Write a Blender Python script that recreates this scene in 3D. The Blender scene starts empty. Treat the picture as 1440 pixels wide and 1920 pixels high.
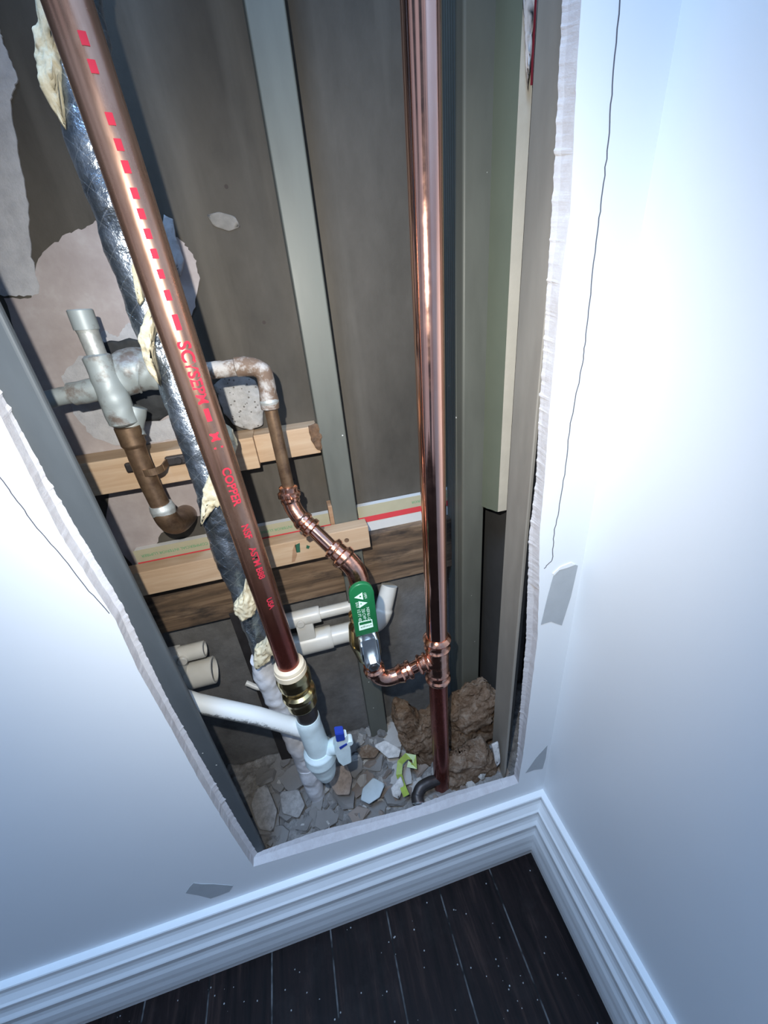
import bpy, bmesh, math, random
from mathutils import Vector, Matrix, noise
random.seed(7)
S = bpy.context.scene
COL = S.collection
PI = math.pi

# ------------------------------------------------------------------ camera, light, exposure
FPX = 740.0
CAM = Vector((-0.322, -0.347, 1.035))
RX = Vector((0.96515, -0.24523, -0.09136)).normalized()      # camera right
UPv = Vector((0.19398, 0.43606, 0.87876))
UPv = (UPv - RX * UPv.dot(RX)).normalized()                    # camera up
BK = RX.cross(UPv).normalized()                                # camera backward
ROT = Matrix((RX, UPv, BK)).transposed()
cd = bpy.data.cameras.new('camera'); cam = bpy.data.objects.new('camera', cd); COL.objects.link(cam)
cam.matrix_world = Matrix.Translation(CAM) @ ROT.to_4x4()
cd.sensor_fit = 'VERTICAL'; cd.sensor_height = 24.0; cd.lens = 24.0 * FPX / 1920.0
cd.clip_start = 0.01; cd.clip_end = 50
S.camera = cam

w = bpy.data.worlds.new('world'); S.world = w; w.use_nodes = True
wn = w.node_tree.nodes['Background']; wn.inputs[1].default_value = 0.5
# the dim blue-lit room behind the camera: brighter and darker bands as a lit room has
_t = w.node_tree; _g = _t.nodes.new('ShaderNodeTexCoord'); _m = _t.nodes.new('ShaderNodeMapping'); _m.inputs['Scale'].default_value = (2.6, 2.6, 0.5)
_n = _t.nodes.new('ShaderNodeTexNoise'); _n.inputs['Scale'].default_value = 1.6; _n.inputs['Detail'].default_value = 2; _r = _t.nodes.new('ShaderNodeValToRGB')
_r.color_ramp.elements[0].position = 0.44; _r.color_ramp.elements[0].color = (0.06, 0.10, 0.17, 1); _r.color_ramp.elements[1].position = 0.58; _r.color_ramp.elements[1].color = (0.74, 0.88, 1.2, 1)
_t.links.new(_g.outputs['Generated'], _m.inputs[0]); _t.links.new(_m.outputs[0], _n.inputs['Vector']); _t.links.new(_n.outputs['Fac'], _r.inputs[0]); _t.links.new(_r.outputs[0], wn.inputs[0])

fl = bpy.data.lights.new('phone_flash', 'SPOT'); fl.energy = 15.0; fl.color = (1.0, 0.97, 0.90)
fl.spot_size = math.radians(124); fl.spot_blend = 1.0; fl.shadow_soft_size = 0.004
flo = bpy.data.objects.new('phone_flash', fl); COL.objects.link(flo)
FLP = CAM + UPv * 0.055 - RX * 0.045 + BK * 0.01
aim = Vector((-0.285, 0.10, 0.875))
flo.location = FLP; flo.rotation_euler = (aim - FLP).to_track_quat('-Z', 'Y').to_euler()

al = bpy.data.lights.new('overhead_fill', 'AREA'); al.shape = 'DISK'; al.size = 0.5; al.energy = 30; al.color = (0.37, 0.61, 1.0)  # unseen cool fill from above, added to brighten walls and baseboard
alo = bpy.data.objects.new('overhead_fill', al); COL.objects.link(alo); alo.location = (-0.62, -0.50, 2.38)
S.view_settings.view_transform = 'Standard'; S.view_settings.look = 'None'
S.view_settings.exposure = 0.0; S.view_settings.gamma = 1.0; S.view_settings.use_curve_mapping = False

# ------------------------------------------------------------------ helpers
def ray(u, v): return RX * ((u - 720) / FPX) + UPv * (-(v - 960) / FPX) - BK
def onplane(u, v, ax, val):
    r = ray(u, v); k = (val - CAM[ax]) / r[ax]; return CAM + r * k
def at(u, v, Y): return onplane(u, v, 1, Y)
def atx(u, v, X): return onplane(u, v, 0, X)
def atz(u, v, Z): return onplane(u, v, 2, Z)
def pxr(u, v, Y, wpx):
    P = at(u, v, Y); d = -(P - CAM).dot(BK); return wpx / 2 * d / FPX

def link(name, me, mat=None, parent=None, smooth=False):
    o = bpy.data.objects.new(name, me); COL.objects.link(o)
    if mat is not None:
        for m in (mat if isinstance(mat, (list, tuple)) else [mat]): me.materials.append(m)
    if parent is not None: o.parent = parent
    if smooth:
        for p in me.polygons: p.use_smooth = True
    return o
def build(name, bm, mat=None, parent=None, smooth=False, recenter=True, angle=None):
    bmesh.ops.recalc_face_normals(bm, faces=bm.faces)
    me = bpy.data.meshes.new(name); bm.to_mesh(me); bm.free()
    o = link(name, me, mat, parent, smooth or angle is not None)
    if angle is not None:
        m = o.modifiers.new('es', 'EDGE_SPLIT'); m.split_angle = math.radians(angle)
    return o
def tag(o, label=None, cat=None, group=None, kind=None):
    if label: o['label'] = label
    if cat: o['category'] = cat
    if group: o['group'] = group
    if kind: o['kind'] = kind
    return o
def thing(name, loc, label, cat, group=None):
    o = bpy.data.objects.new(name, None); COL.objects.link(o); o.location = loc; o.empty_display_size = 0.02
    THINGS.append(o)
    return tag(o, label, cat, group)
THINGS = []
def put(o, root):           # parent a world-space mesh under a thing at its base
    o.parent = root; o.matrix_parent_inverse = Matrix.Translation(-root.location); return o

def box(bm, x0, x1, y0, y1, z0, z1, bev=0.0):
    vs = [bm.verts.new((x, y, z)) for x in (x0, x1) for y in (y0, y1) for z in (z0, z1)]
    f = [(0,1,3,2),(4,6,7,5),(0,4,5,1),(2,3,7,6),(0,2,6,4),(1,5,7,3)]
    fs = [bm.faces.new([vs[i] for i in q]) for q in f]
    if bev > 0:
        es = list({e for a in fs for e in a.edges})
        bmesh.ops.bevel(bm, geom=es, offset=bev, segments=2, affect='EDGES', profile=0.6)
def prism(bm, pts, d):      # polygon (list of Vector) extruded by vector d
    a = [bm.verts.new(p) for p in pts]; b = [bm.verts.new(p + d) for p in pts]
    n = len(pts)
    bm.faces.new(a); bm.faces.new(b[::-1])
    for i in range(n): bm.faces.new([a[i], b[i], b[(i+1) % n], a[(i+1) % n]])
def catmull(pts, k=8):
    P = [pts[0]*2 - pts[1]] + list(pts) + [pts[-1]*2 - pts[-2]]; out = []
    for i in range(1, len(P) - 2):
        for j in range(k):
            t = j / k; a, b, c, d = P[i-1], P[i], P[i+1], P[i+2]
            out.append(0.5*((2*b) + (c-a)*t + (2*a-5*b+4*c-d)*t*t + (3*b-3*c+d-a)*t**3))
    out.append(P[-2].copy()); return out
def resample(path, fr):
    L = [0.0]
    for i in range(1, len(path)): L.append(L[-1] + (path[i]-path[i-1]).length)
    out = []
    j = 0
    for f in fr:
        s = f * L[-1]
        while j < len(L) - 2 and L[j+1] < s: j += 1
        seg = max(L[j+1]-L[j], 1e-9); out.append(path[j].lerp(path[j+1], min(1, max(0, (s-L[j])/seg))))
    return out, L[-1]
def sweep(bm, path, prof, seg=28, caps=True, n=40, jit=0, smoothp=False, ell=1.0):
    """path: points; prof: [(fraction, radius)] ; repeated fractions make steps"""
    if smoothp: path = catmull(path)
    fr = []
    for (a, ra), (b, rb) in zip(prof[:-1], prof[1:]):
        k = max(1, int(round((b-a)*n)))
        for i in range(k): fr.append((a + (b-a)*i/k, ra + (rb-ra)*i/k))
    fr.append(prof[-1])
    pts, L = resample(path, [f for f, _ in fr])
    tan = []
    for i, (f, r) in enumerate(fr):
        e = 0.004 / max(L, 1e-6)
        q, _ = resample(path, [max(0, f-e), min(1, f+e)])
        t = (q[1]-q[0]); tan.append(t.normalized() if t.length > 1e-9 else tan[-1])
    ref = Vector((0, -1, 0)) if abs(tan[0].y) < 0.9 else Vector((0, 0, 1))
    u = (ref - tan[0]*ref.dot(tan[0])).normalized(); rings = []
    for i, p in enumerate(pts):
        t = tan[i]; u = (u - t*u.dot(t)).normalized(); v = t.cross(u); r = fr[i][1]; ring = []
        for k in range(seg):
            a = 2*PI*k/seg; d = u*math.cos(a) + v*math.sin(a)*ell; rr = r
            q = p + d*r
            if jit: q = p + d*(r + jit*noise.noise(q*38) + jit*0.5*noise.noise(q*110))
            ring.append(bm.verts.new(q))
        rings.append(ring)
    for a, b in zip(rings[:-1], rings[1:]):
        for k in range(seg): bm.faces.new([a[k], a[(k+1) % seg], b[(k+1) % seg], b[k]])
    if caps: bm.faces.new(rings[0][::-1]); bm.faces.new(rings[-1])
def pipe(name, path, prof, mat, parent=None, **k):
    if isinstance(prof, (int, float)): prof = [(0, prof), (1, prof)]
    bm = bmesh.new(); sweep(bm, path, prof, **k)
    o = build(name, bm, mat, None, angle=40)
    if parent is not None: put(o, parent)
    return o
def hollow(name, A, B, r, ri, mat, parent, seg=28):
    d = B - A; bm = bmesh.new()
    t = d.normalized(); u = t.orthogonal().normalized(); v = t.cross(u)
    R = []
    for p, rr in ((A, r), (B - t*0.001, r), (B, r-0.001), (B, ri), (B - t*0.02, ri*0.97)):
        R.append([bm.verts.new(p + (u*math.cos(2*PI*k/seg)+v*math.sin(2*PI*k/seg))*rr) for k in range(seg)])
    for a, b in zip(R[:-1], R[1:]):
        for k in range(seg): bm.faces.new([a[k], a[(k+1) % seg], b[(k+1) % seg], b[k]])
    bm.faces.new(R[0][::-1]); bm.faces.new(R[-1])
    o = build(name, bm, mat, None, angle=40); return put(o, parent) if parent is not None else o
def blob(name, poly, thick, mat, nrm=None, amp=0.15, freq=40, sub=5, seed=0, flat=0.5, parent=None, fuzz=0):
    """solid lump whose outline is a star-shaped polygon of 3-D points in one plane"""
    c = sum(poly, Vector())/len(poly)
    if nrm is None: nrm = Vector((0, -1, 0))
    nrm = nrm.normalized()
    e1 = (poly[0]-c); e1 = (e1 - nrm*e1.dot(nrm)).normalized(); e2 = nrm.cross(e1)
    pp = [((p-c).dot(e1), (p-c).dot(e2)) for p in poly]
    def rad(th):
        dx, dy = math.cos(th), math.sin(th); best = 0
        for i in range(len(pp)):
            (x1, y1), (x2, y2) = pp[i], pp[(i+1) % len(pp)]
            den = dx*(y2-y1) - dy*(x2-x1)
            if abs(den) < 1e-12: continue
            t = (x1*(y2-y1) - y1*(x2-x1))/den; s = (x1*dy - y1*dx)/den
            if t > 0 and -1e-6 <= s <= 1+1e-6: best = max(best, t)
        return best
    bm = bmesh.new(); bmesh.ops.create_icosphere(bm, subdivisions=sub, radius=1)
    off = Vector((seed*3.7, seed*1.3, seed*7.1))
    for v in bm.verts:
        x, y, z = v.co; h = math.hypot(x, y); th = math.atan2(y, x); R = rad(th)
        hh = h**0.8; zz = math.copysign(abs(z)**flat, z)
        q = c + (e1*math.cos(th) + e2*math.sin(th))*R*hh + nrm*zz*thick/2
        m = noise.noise(q*freq+off)*amp + noise.noise(q*freq*3+off)*amp*0.5
        q += (nrm*math.copysign(1, z)*0.7 + (e1*math.cos(th)+e2*math.sin(th))*0.5)*m*thick
        if fuzz: q += Vector((noise.noise(q*260), noise.noise(q*260+off), noise.noise(q*300)))*fuzz*thick
        v.co = q
    o = build(name, bm, mat, None, smooth=True)
    if parent is not None: put(o, parent)
    return o
def at_poly(pts, Y): return [at(u, v, Y) for u, v in pts]
def ribbon(name, pts, wd, nrm, th, mat, parent=None):
    """thin line with thickness lying on a surface"""
    pts = [p.copy() for p in pts]; bm = bmesh.new(); n = len(pts); rows = []
    for i, p in enumerate(pts):
        t = (pts[min(i+1, n-1)] - pts[max(i-1, 0)]).normalized(); s = nrm.cross(t).normalized()*wd/2
        rows.append([bm.verts.new(p - s), bm.verts.new(p + s), bm.verts.new(p + s + nrm*th), bm.verts.new(p - s + nrm*th)])
    for a, b in zip(rows[:-1], rows[1:]):
        for k in range(4): bm.faces.new([a[k], a[(k+1) % 4], b[(k+1) % 4], b[k]])
    bm.faces.new(rows[0]); bm.faces.new(rows[-1])
    o = build(name, bm, mat); 
    if parent is not None: put(o, parent)
    return o

# ------------------------------------------------------------------ materials
class N:
    def __init__(s, name):
        s.m = bpy.data.materials.new(name); s.m.use_nodes = True; s.t = s.m.node_tree
        s.b = s.t.nodes['Principled BSDF']; s.out = s.t.nodes['Material Output']
    def n(s, typ, **k):
        x = s.t.nodes.new(typ)
        for a, b in k.items(): setattr(x, a, b)
        return x
    def l(s, a, b): s.t.links.new(a, b)
    def coord(s, kind='pos'):
        if kind == 'pos': return s.n('ShaderNodeNewGeometry').outputs['Position']
        return s.n('ShaderNodeTexCoord').outputs['Object']
    def mapping(s, vec, scale=(1,1,1), rot=(0,0,0), loc=(0,0,0)):
        m = s.n('ShaderNodeMapping'); m.inputs['Scale'].default_value = scale; m.inputs['Rotation'].default_value = rot; m.inputs['Location'].default_value = loc
        s.l(vec, m.inputs['Vector']); return m.outputs[0]
    def noise(s, vec, scale, detail=4, rough=0.6, dist=0):
        x = s.n('ShaderNodeTexNoise'); x.inputs['Scale'].default_value = scale; x.inputs['Detail'].default_value = detail
        x.inputs['Roughness'].default_value = rough; x.inputs['Distortion'].default_value = dist; s.l(vec, x.inputs['Vector']); return x.outputs['Fac']
    def ramp(s, fac, stops, interp='LINEAR'):
        r = s.n('ShaderNodeValToRGB'); cr = r.color_ramp; cr.interpolation = interp
        while len(cr.elements) < len(stops): cr.elements.new(0.5)
        for e, (p, c) in zip(cr.elements, stops):
            e.position = p; e.color = (c if len(c) == 4 else (*c, 1)) if isinstance(c, tuple) else (c, c, c, 1)
        s.l(fac, r.inputs[0]); return r.outputs[0]
    def mix(s, fac, a, b, mode='MIX'):
        m = s.n('ShaderNodeMix', data_type='RGBA', blend_type=mode)
        for sock, v in ((m.inputs[0], fac), (m.inputs[6], a), (m.inputs[7], b)):
            if isinstance(v, (int, float)): sock.default_value = v
            elif isinstance(v, tuple): sock.default_value = (*v, 1) if len(v) == 3 else v
            else: s.l(v, sock)
        return m.outputs[2]
    def math(s, op, a, b=0.0):
        m = s.n('ShaderNodeMath', operation=op)
        for sock, v in ((m.inputs[0], a), (m.inputs[1], b)):
            if isinstance(v, (int, float)): sock.default_value = v
            else: s.l(v, sock)
        return m.outputs[0]
    def col(s, v):
        if isinstance(v, tuple): s.b.inputs['Base Color'].default_value = (*v, 1)
        else: s.l(v, s.b.inputs['Base Color'])
    def set(s, rough=None, metal=None, spec=None, coat=None):
        for k, v in (('Roughness', rough), ('Metallic', metal), ('Specular IOR Level', spec), ('Coat Weight', coat)):
            if v is None: continue
            if isinstance(v, (int, float)): s.b.inputs[k].default_value = v
            else: s.l(v, s.b.inputs[k])
    def bump(s, h, strength=0.3, dist=0.002):
        b = s.n('ShaderNodeBump'); b.inputs['Strength'].default_value = strength; b.inputs['Distance'].default_value = dist
        s.l(h, b.inputs['Height']); s.l(b.outputs[0], s.b.inputs['Normal'])
def simple(name, c, rough=0.6, metal=0.0, var=0.12, scale=30, bump=0.15, bscale=120, kind='pos', spec=None):
    g = N(name); p = g.coord(kind); nz = g.noise(p, scale, 5)
    lo = tuple(x*(1-var) for x in c); hi = tuple(min(1, x*(1+var)) for x in c)
    g.col(g.ramp(nz, [(0.3, lo), (0.7, hi)])); g.set(rough, metal, spec)
    if bump: g.bump(g.noise(p, bscale, 4), bump, 0.001)
    return g.m
M = {}
def mk():
    g = N('wall_paint'); p = g.coord(); g.col(g.ramp(g.noise(p, 4, 3), [(0.3, (0.80, 0.835, 0.86)), (0.7, (0.825, 0.86, 0.88))])); g.set(0.42, 0, 0.35)
    g.bump(g.noise(p, 260, 3), 0.06, 0.0006); M['paint'] = g.m
    M['paint_right'] = g.m
    g = N('gypsum_core'); p = g.coord(); g.col(g.ramp(g.noise(p, 90, 6, 0.75), [(0.25, (0.50, 0.48, 0.49)), (0.55, (0.58, 0.575, 0.59)), (0.8, (0.66, 0.65, 0.65))])); g.set(0.9, 0, 0.2); g.bump(g.noise(p, 300, 6, 0.8), 0.5, 0.001); M['gypsum'] = g.m
    M['paper'] = simple('board_paper', (0.50, 0.45, 0.38), 0.85)
    M['patch_grey'] = simple('bare_compound', (0.42, 0.45, 0.47), 0.7, var=0.06)
    M['smudge'] = simple('smudge', (0.19, 0.18, 0.165), 0.85, var=0.25, scale=70)
    M['pencil'] = simple('pencil', (0.10, 0.10, 0.12), 0.7)
    M['trim'] = simple('trim_paint', (0.84, 0.865, 0.87), 0.3, var=0.03, scale=12, bump=0.05)
    # floor: espresso planks running away from the wall
    g = N('espresso_floor'); p = g.coord(); sx = g.n('ShaderNodeSeparateXYZ'); g.l(p, sx.inputs[0])
    q = g.math('DIVIDE', g.math('ADD', sx.outputs[0], 0.224 + 0.109*40), 0.109); fr = g.math('FRACT', q); pid = g.math('FLOOR', q)
    d = g.math('MINIMUM', fr, g.math('SUBTRACT', 1.0, fr)); seam = g.math('LESS_THAN', d, 0.012)
    cb = g.n('ShaderNodeCombineXYZ'); g.l(pid, cb.inputs[0]); wn_ = g.n('ShaderNodeTexWhiteNoise', noise_dimensions='3D'); g.l(cb.outputs[0], wn_.inputs['Vector'])
    gr = g.noise(g.mapping(p, (60, 5, 1)), 1.0, 6, 0.7, 0.6)
    base = g.ramp(gr, [(0.36, (0.004, 0.0025, 0.0025)), (0.55, (0.014, 0.008, 0.0075)), (0.72, (0.044, 0.026, 0.021))])
    dust = g.ramp(g.noise(p, 9, 5, 0.7), [(0.5, 0.0), (0.8, 0.14)])
    base = g.mix(dust, base, (0.12, 0.11, 0.105))
    vor = g.n('ShaderNodeTexVoronoi'); vor.inputs['Scale'].default_value = 95; g.l(p, vor.inputs['Vector'])
    fleck = g.math('MULTIPLY', g.math('LESS_THAN', vor.outputs['Distance'], 0.11), g.math('GREATER_THAN', g.noise(p, 17, 3), 0.53))
    base = g.mix(g.math('MULTIPLY', fleck, g.noise(p, 40, 2)), base, (0.7, 0.7, 0.68))
    seamc = g.ramp(g.noise(p, 25, 3), [(0.42, (0.01, 0.01, 0.01)), (0.62, (0.14, 0.14, 0.14))])
    base = g.mix(seam, base, seamc); g.col(base); g.set(g.ramp(gr, [(0.3, 0.42), (0.8, 0.62)]), 0, 0.14)
    g.bump(g.math('SUBTRACT', gr, g.math('MULTIPLY', seam, 1.2)), 0.35, 0.0012); M['floor'] = g.m
    # back of the cavity: brown-grey cement board with stains
    g = N('cavity_board'); p = g.coord(); a = g.noise(g.mapping(p, (1, 1, 0.45)), 9, 6, 0.65)
    c = g.ramp(a, [(0.28, (0.048, 0.043, 0.036)), (0.5, (0.074, 0.066, 0.055)), (0.72, (0.102, 0.091, 0.077))])
    sp = g.n('ShaderNodeTexVoronoi'); sp.inputs['Scale'].default_value = 34; g.l(p, sp.inputs['Vector'])
    c = g.mix(g.math('MULTIPLY', g.math('LESS_THAN', sp.outputs['Distance'], 0.07), g.math('GREATER_THAN', g.noise(p, 11, 2), 0.56)), c, (0.05, 0.04, 0.035))
    st = g.ramp(g.noise(g.mapping(p, (14, 1, 1.2)), 1.6, 4, 0.5), [(0.58, 0.0), (0.72, 0.35)])
    c = g.mix(st, c, (0.155, 0.14, 0.118)); g.col(c); g.set(0.82, 0, 0.25); g.bump(g.noise(p, 130, 6, 0.7), 0.3, 0.0015); M['cavity'] = g.m
    g = N('concrete'); p = g.coord(); g.col(g.ramp(g.noise(p, 22, 6, 0.7), [(0.3, (0.11, 0.108, 0.105)), (0.7, (0.20, 0.195, 0.19))])); g.set(0.9, 0, 0.2); g.bump(g.noise(p, 80, 6, 0.75), 0.5, 0.003); M['concrete'] = g.m
    M['void'] = simple('void_shade', (0.035, 0.034, 0.032), 0.95)  # near black: shade of the right-hand void put into the colour
    g = N('pink_plaster'); p = g.coord(); g.col(g.ramp(g.noise(p, 26, 5, 0.65), [(0.35, (0.34, 0.295, 0.285)), (0.55, (0.39, 0.345, 0.335)), (0.72, (0.45, 0.415, 0.41))])); g.set(0.85, 0, 0.2); g.bump(g.noise(p, 90, 5), 0.2, 0.001); M['pink'] = g.m
    g = N('pale_plaster'); p = g.coord(); g.col(g.ramp(g.noise(p, 60, 6, 0.7), [(0.3, (0.36, 0.36, 0.38)), (0.6, (0.47, 0.47, 0.485))])); g.set(0.9, 0, 0.2); g.bump(g.noise(p, 140, 6, 0.8), 0.6, 0.002); M['pale'] = g.m
    # rough white masonry lump
    g = N('white_render'); p = g.coord(); v = g.n('ShaderNodeTexVoronoi'); v.inputs['Scale'].default_value = 170; g.l(p, v.inputs['Vector'])
    c = g.ramp(g.noise(p, 50, 6, 0.75), [(0.3, (0.30, 0.30, 0.29)), (0.6, (0.48, 0.47, 0.46))]); c = g.mix(g.math('LESS_THAN', v.outputs['Distance'], 0.2), c, (0.15, 0.14, 0.13)); g.col(c); g.set(0.9); g.bump(g.noise(p, 150, 6, 0.8), 0.8, 0.003); M['render'] = g.m
    # galvanised steel studs, green-grey film
    def stud(name, c, rough=0.5, metal=0.12):
        g = N(name); p = g.coord(); a = g.noise(g.mapping(p, (1, 1, 0.25)), 26, 5, 0.6)
        k = g.ramp(a, [(0.3, tuple(x*0.86 for x in c)), (0.7, tuple(x*1.12 for x in c))])
        v = g.n('ShaderNodeTexVoronoi'); v.inputs['Scale'].default_value = 48; g.l(p, v.inputs['Vector'])
        k = g.mix(g.math('MULTIPLY', g.math('LESS_THAN', v.outputs['Distance'], 0.055), g.math('GREATER_THAN', g.noise(p, 9, 2), 0.55)), k, (0.7, 0.7, 0.66))
        g.col(k); g.set(g.ramp(a, [(0.3, rough-0.06), (0.7, rough+0.1)]), metal, 0.5); g.bump(g.noise(p, 200, 3), 0.05, 0.0006); return g.m
    M['stud'] = stud('stud_steel', (0.128, 0.134, 0.115))
    M['stud_dark'] = stud('stud_steel_dark', (0.13, 0.145, 0.135), 0.5)
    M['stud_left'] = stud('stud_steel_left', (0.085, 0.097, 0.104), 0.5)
    M['stud_flashlit'] = stud('stud_steel_flashlit', (0.30, 0.278, 0.24), 0.55, 0.15)  # stud steel with the flash's warm tint in its base colour
    M['green_board'] = simple('green_board_paper', (0.150, 0.168, 0.118), 0.8, var=0.06, scale=14, bump=0.1)
    M['board_edge'] = simple('board_edge', (0.47, 0.43, 0.35), 0.85, var=0.06, bump=0.3)
    # woods
    def wood(name, lo, mid, hi, sc=1.0, dark=None, rough=0.65):
        g = N(name); p = g.coord(); a = g.noise(g.mapping(p, (3*sc, 26*sc, 42*sc)), 1.6, 7, 0.65, 0.9)
        c = g.ramp(a, [(0.28, lo), (0.5, mid), (0.72, hi)])
        if dark: c = g.mix(g.ramp(g.noise(g.mapping(p, (7, 12, 22)), 1.2, 5, 0.7), [(0.45, 0.0), (0.62, 0.85)]), c, dark)
        g.col(c); g.set(rough, 0, 0.3); g.bump(a, 0.3, 0.001); return g.m
    M['pine'] = wood('pine_timber', (0.36, 0.235, 0.14), (0.46, 0.32, 0.205), (0.53, 0.40, 0.275))
    M['oldwood'] = wood('weathered_timber', (0.05, 0.036, 0.026), (0.17, 0.112, 0.070), (0.32, 0.225, 0.145), dark=(0.030, 0.025, 0.023))
    M['brownwood'] = wood('brown_timber', (0.22, 0.12, 0.06), (0.32, 0.19, 0.11), (0.38, 0.24, 0.15))
    M['bark'] = simple('bark', (0.14, 0.08, 0.045), 0.9, var=0.5, scale=120, bump=1.0, bscale=160)
    # copper
    g = N('polished_copper'); p = g.coord(); g.col(g.ramp(g.noise(g.mapping(p, (1, 1, 0.3)), 30, 4), [(0.3, (0.80, 0.42, 0.31)), (0.7, (0.90, 0.53, 0.41))]))
    g.set(g.ramp(g.noise(p, 60, 4), [(0.35, 0.10), (0.7, 0.19)]), 1.0); g.bump(g.noise(g.mapping(p, (1, 1, 0.15)), 55, 2), 0.12, 0.0006); M['copper'] = g.m
    g = N('fitting_copper'); p = g.coord(); g.col(g.ramp(g.noise(p, 90, 5), [(0.3, (0.70, 0.33, 0.22)), (0.7, (0.90, 0.52, 0.39))])); g.set(g.ramp(g.noise(p, 110, 4), [(0.35, 0.14), (0.7, 0.32)]), 1.0); g.bump(g.noise(p, 120, 3), 0.25, 0.0008); M['fitting'] = g.m
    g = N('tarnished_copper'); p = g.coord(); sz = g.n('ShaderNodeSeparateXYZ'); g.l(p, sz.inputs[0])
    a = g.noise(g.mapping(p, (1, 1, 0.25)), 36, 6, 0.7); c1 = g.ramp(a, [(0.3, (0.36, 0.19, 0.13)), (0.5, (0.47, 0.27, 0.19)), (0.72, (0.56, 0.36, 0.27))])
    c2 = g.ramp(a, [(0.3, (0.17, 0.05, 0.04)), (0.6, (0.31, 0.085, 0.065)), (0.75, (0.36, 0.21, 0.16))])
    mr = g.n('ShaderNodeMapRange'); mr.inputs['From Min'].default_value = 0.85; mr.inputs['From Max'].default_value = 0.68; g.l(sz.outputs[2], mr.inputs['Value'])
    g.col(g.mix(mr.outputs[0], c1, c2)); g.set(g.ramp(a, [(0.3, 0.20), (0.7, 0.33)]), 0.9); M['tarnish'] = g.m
    g = N('aged_copper'); p = g.coord(); a = g.noise(p, 42, 6, 0.7); g.col(g.ramp(a, [(0.3, (0.10, 0.06, 0.04)), (0.5, (0.22, 0.14, 0.085)), (0.7, (0.30, 0.20, 0.12))])); g.set(0.42, 0.7); g.bump(a, 0.2, 0.0008); M['aged'] = g.m
    g = N('plastered_copper'); p = g.coord(); a = g.noise(p, 62, 6, 0.7); k = g.ramp(a, [(0.46, 0.0), (0.60, 1.0)]); g.col(g.mix(k, (0.15, 0.10, 0.07), (0.38, 0.36, 0.34))); g.set(0.75, 0.1); g.bump(a, 0.5, 0.0015); M['plastered'] = g.m
    g = N('grey_painted'); p = g.coord(); a = g.noise(p, 36, 6, 0.65); k = g.ramp(a, [(0.36, 0.0), (0.5, 1.0)]); g.col(g.mix(k, (0.16, 0.13, 0.11), (0.34, 0.38, 0.38))); g.set(0.5, 0.2); g.bump(a, 0.3, 0.001); M['greyfit'] = g.m
    M['solder'] = simple('solder_grey', (0.50, 0.52, 0.50), 0.45, 0.5, var=0.25, scale=90, bump=0.4)
    M['brass'] = simple('brass', (0.60, 0.47, 0.24), 0.22, 1.0, var=0.15, scale=60, bump=0.05)
    M['steel'] = simple('plated_steel', (0.72, 0.78, 0.82), 0.34, 1.0, var=0.1, scale=80, bump=0.1)
    M['green'] = simple('green_vinyl', (0.010, 0.135, 0.045), 0.38, var=0.1, bump=0.1)
    M['white_ink'] = simple('white_ink', (0.66, 0.85, 0.74), 0.6, var=0.02, bump=0)
    M['green_ink'] = simple('green_ink', (0.08, 0.33, 0.16), 0.6, var=0.02, bump=0)
    M['dark_ink'] = simple('dark_ink', (0.02, 0.10, 0.06), 0.6, var=0.02, bump=0)
    M['red_ink'] = simple('red_ink', (0.42, 0.028, 0.05), 0.7, var=0.1, bump=0, spec=0.1)
    M['red_print'] = simple('red_print', (0.60, 0.05, 0.06), 0.6, var=0.05, bump=0)
    M['cream'] = simple('cream_print', (0.42, 0.39, 0.27), 0.6, var=0.05, bump=0)
    M['whiteboard'] = simple('white_plank', (0.60, 0.60, 0.585), 0.55, var=0.05)
    M['pvc'] = simple('pvc', (0.62, 0.60, 0.54), 0.35, var=0.06, bump=0.05)
    M['black'] = simple('recess_black', (0.018, 0.02, 0.022), 0.7, var=0.3, bump=0.5, bscale=70)
    M['darkpipe'] = simple('dark_iron', (0.05, 0.045, 0.045), 0.45, 0.5, var=0.3)
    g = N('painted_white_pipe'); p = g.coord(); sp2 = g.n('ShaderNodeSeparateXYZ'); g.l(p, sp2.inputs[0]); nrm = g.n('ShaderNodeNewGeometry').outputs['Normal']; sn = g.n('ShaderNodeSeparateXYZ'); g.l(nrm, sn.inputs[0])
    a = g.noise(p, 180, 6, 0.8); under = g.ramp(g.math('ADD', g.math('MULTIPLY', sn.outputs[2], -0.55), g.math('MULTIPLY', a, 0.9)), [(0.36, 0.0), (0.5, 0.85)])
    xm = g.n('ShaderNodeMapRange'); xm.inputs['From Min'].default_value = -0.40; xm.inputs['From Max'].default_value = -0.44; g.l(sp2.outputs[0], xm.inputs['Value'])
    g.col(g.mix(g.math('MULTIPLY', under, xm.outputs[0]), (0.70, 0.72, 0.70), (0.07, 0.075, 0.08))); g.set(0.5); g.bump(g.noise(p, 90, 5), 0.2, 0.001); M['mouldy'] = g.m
    M['whitepaint'] = simple('thick_white_paint', (0.64, 0.76, 0.78), 0.35, var=0.07, scale=60, bump=0.35, bscale=90)
    M['blue'] = simple('blue_plastic', (0.02, 0.05, 0.34), 0.4, var=0.1)
    M['tape'] = simple('white_tape', (0.62, 0.63, 0.66), 0.4, var=0.18, scale=45, bump=0.7, bscale=60)
    # foil facing with woven scrim
    g = N('scrim_foil'); p = g.coord(); m1 = g.mapping(p, (1, 1, 1), (0, math.radians(38), 0)); m2 = g.mapping(p, (1, 1, 1), (0, math.radians(-47), 0))
    ls = []
    for mm in (m1, m2):
        s_ = g.n('ShaderNodeSeparateXYZ'); g.l(mm, s_.inputs[0]); f_ = g.math('FRACT', g.math('MULTIPLY', g.math('ADD', s_.outputs[2], 5.0), 62.0)); ls.append(g.math('LESS_THAN', f_, 0.045))
    line = g.math('MAXIMUM', ls[0], ls[1]); a = g.noise(p, 55, 5, 0.6)
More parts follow.
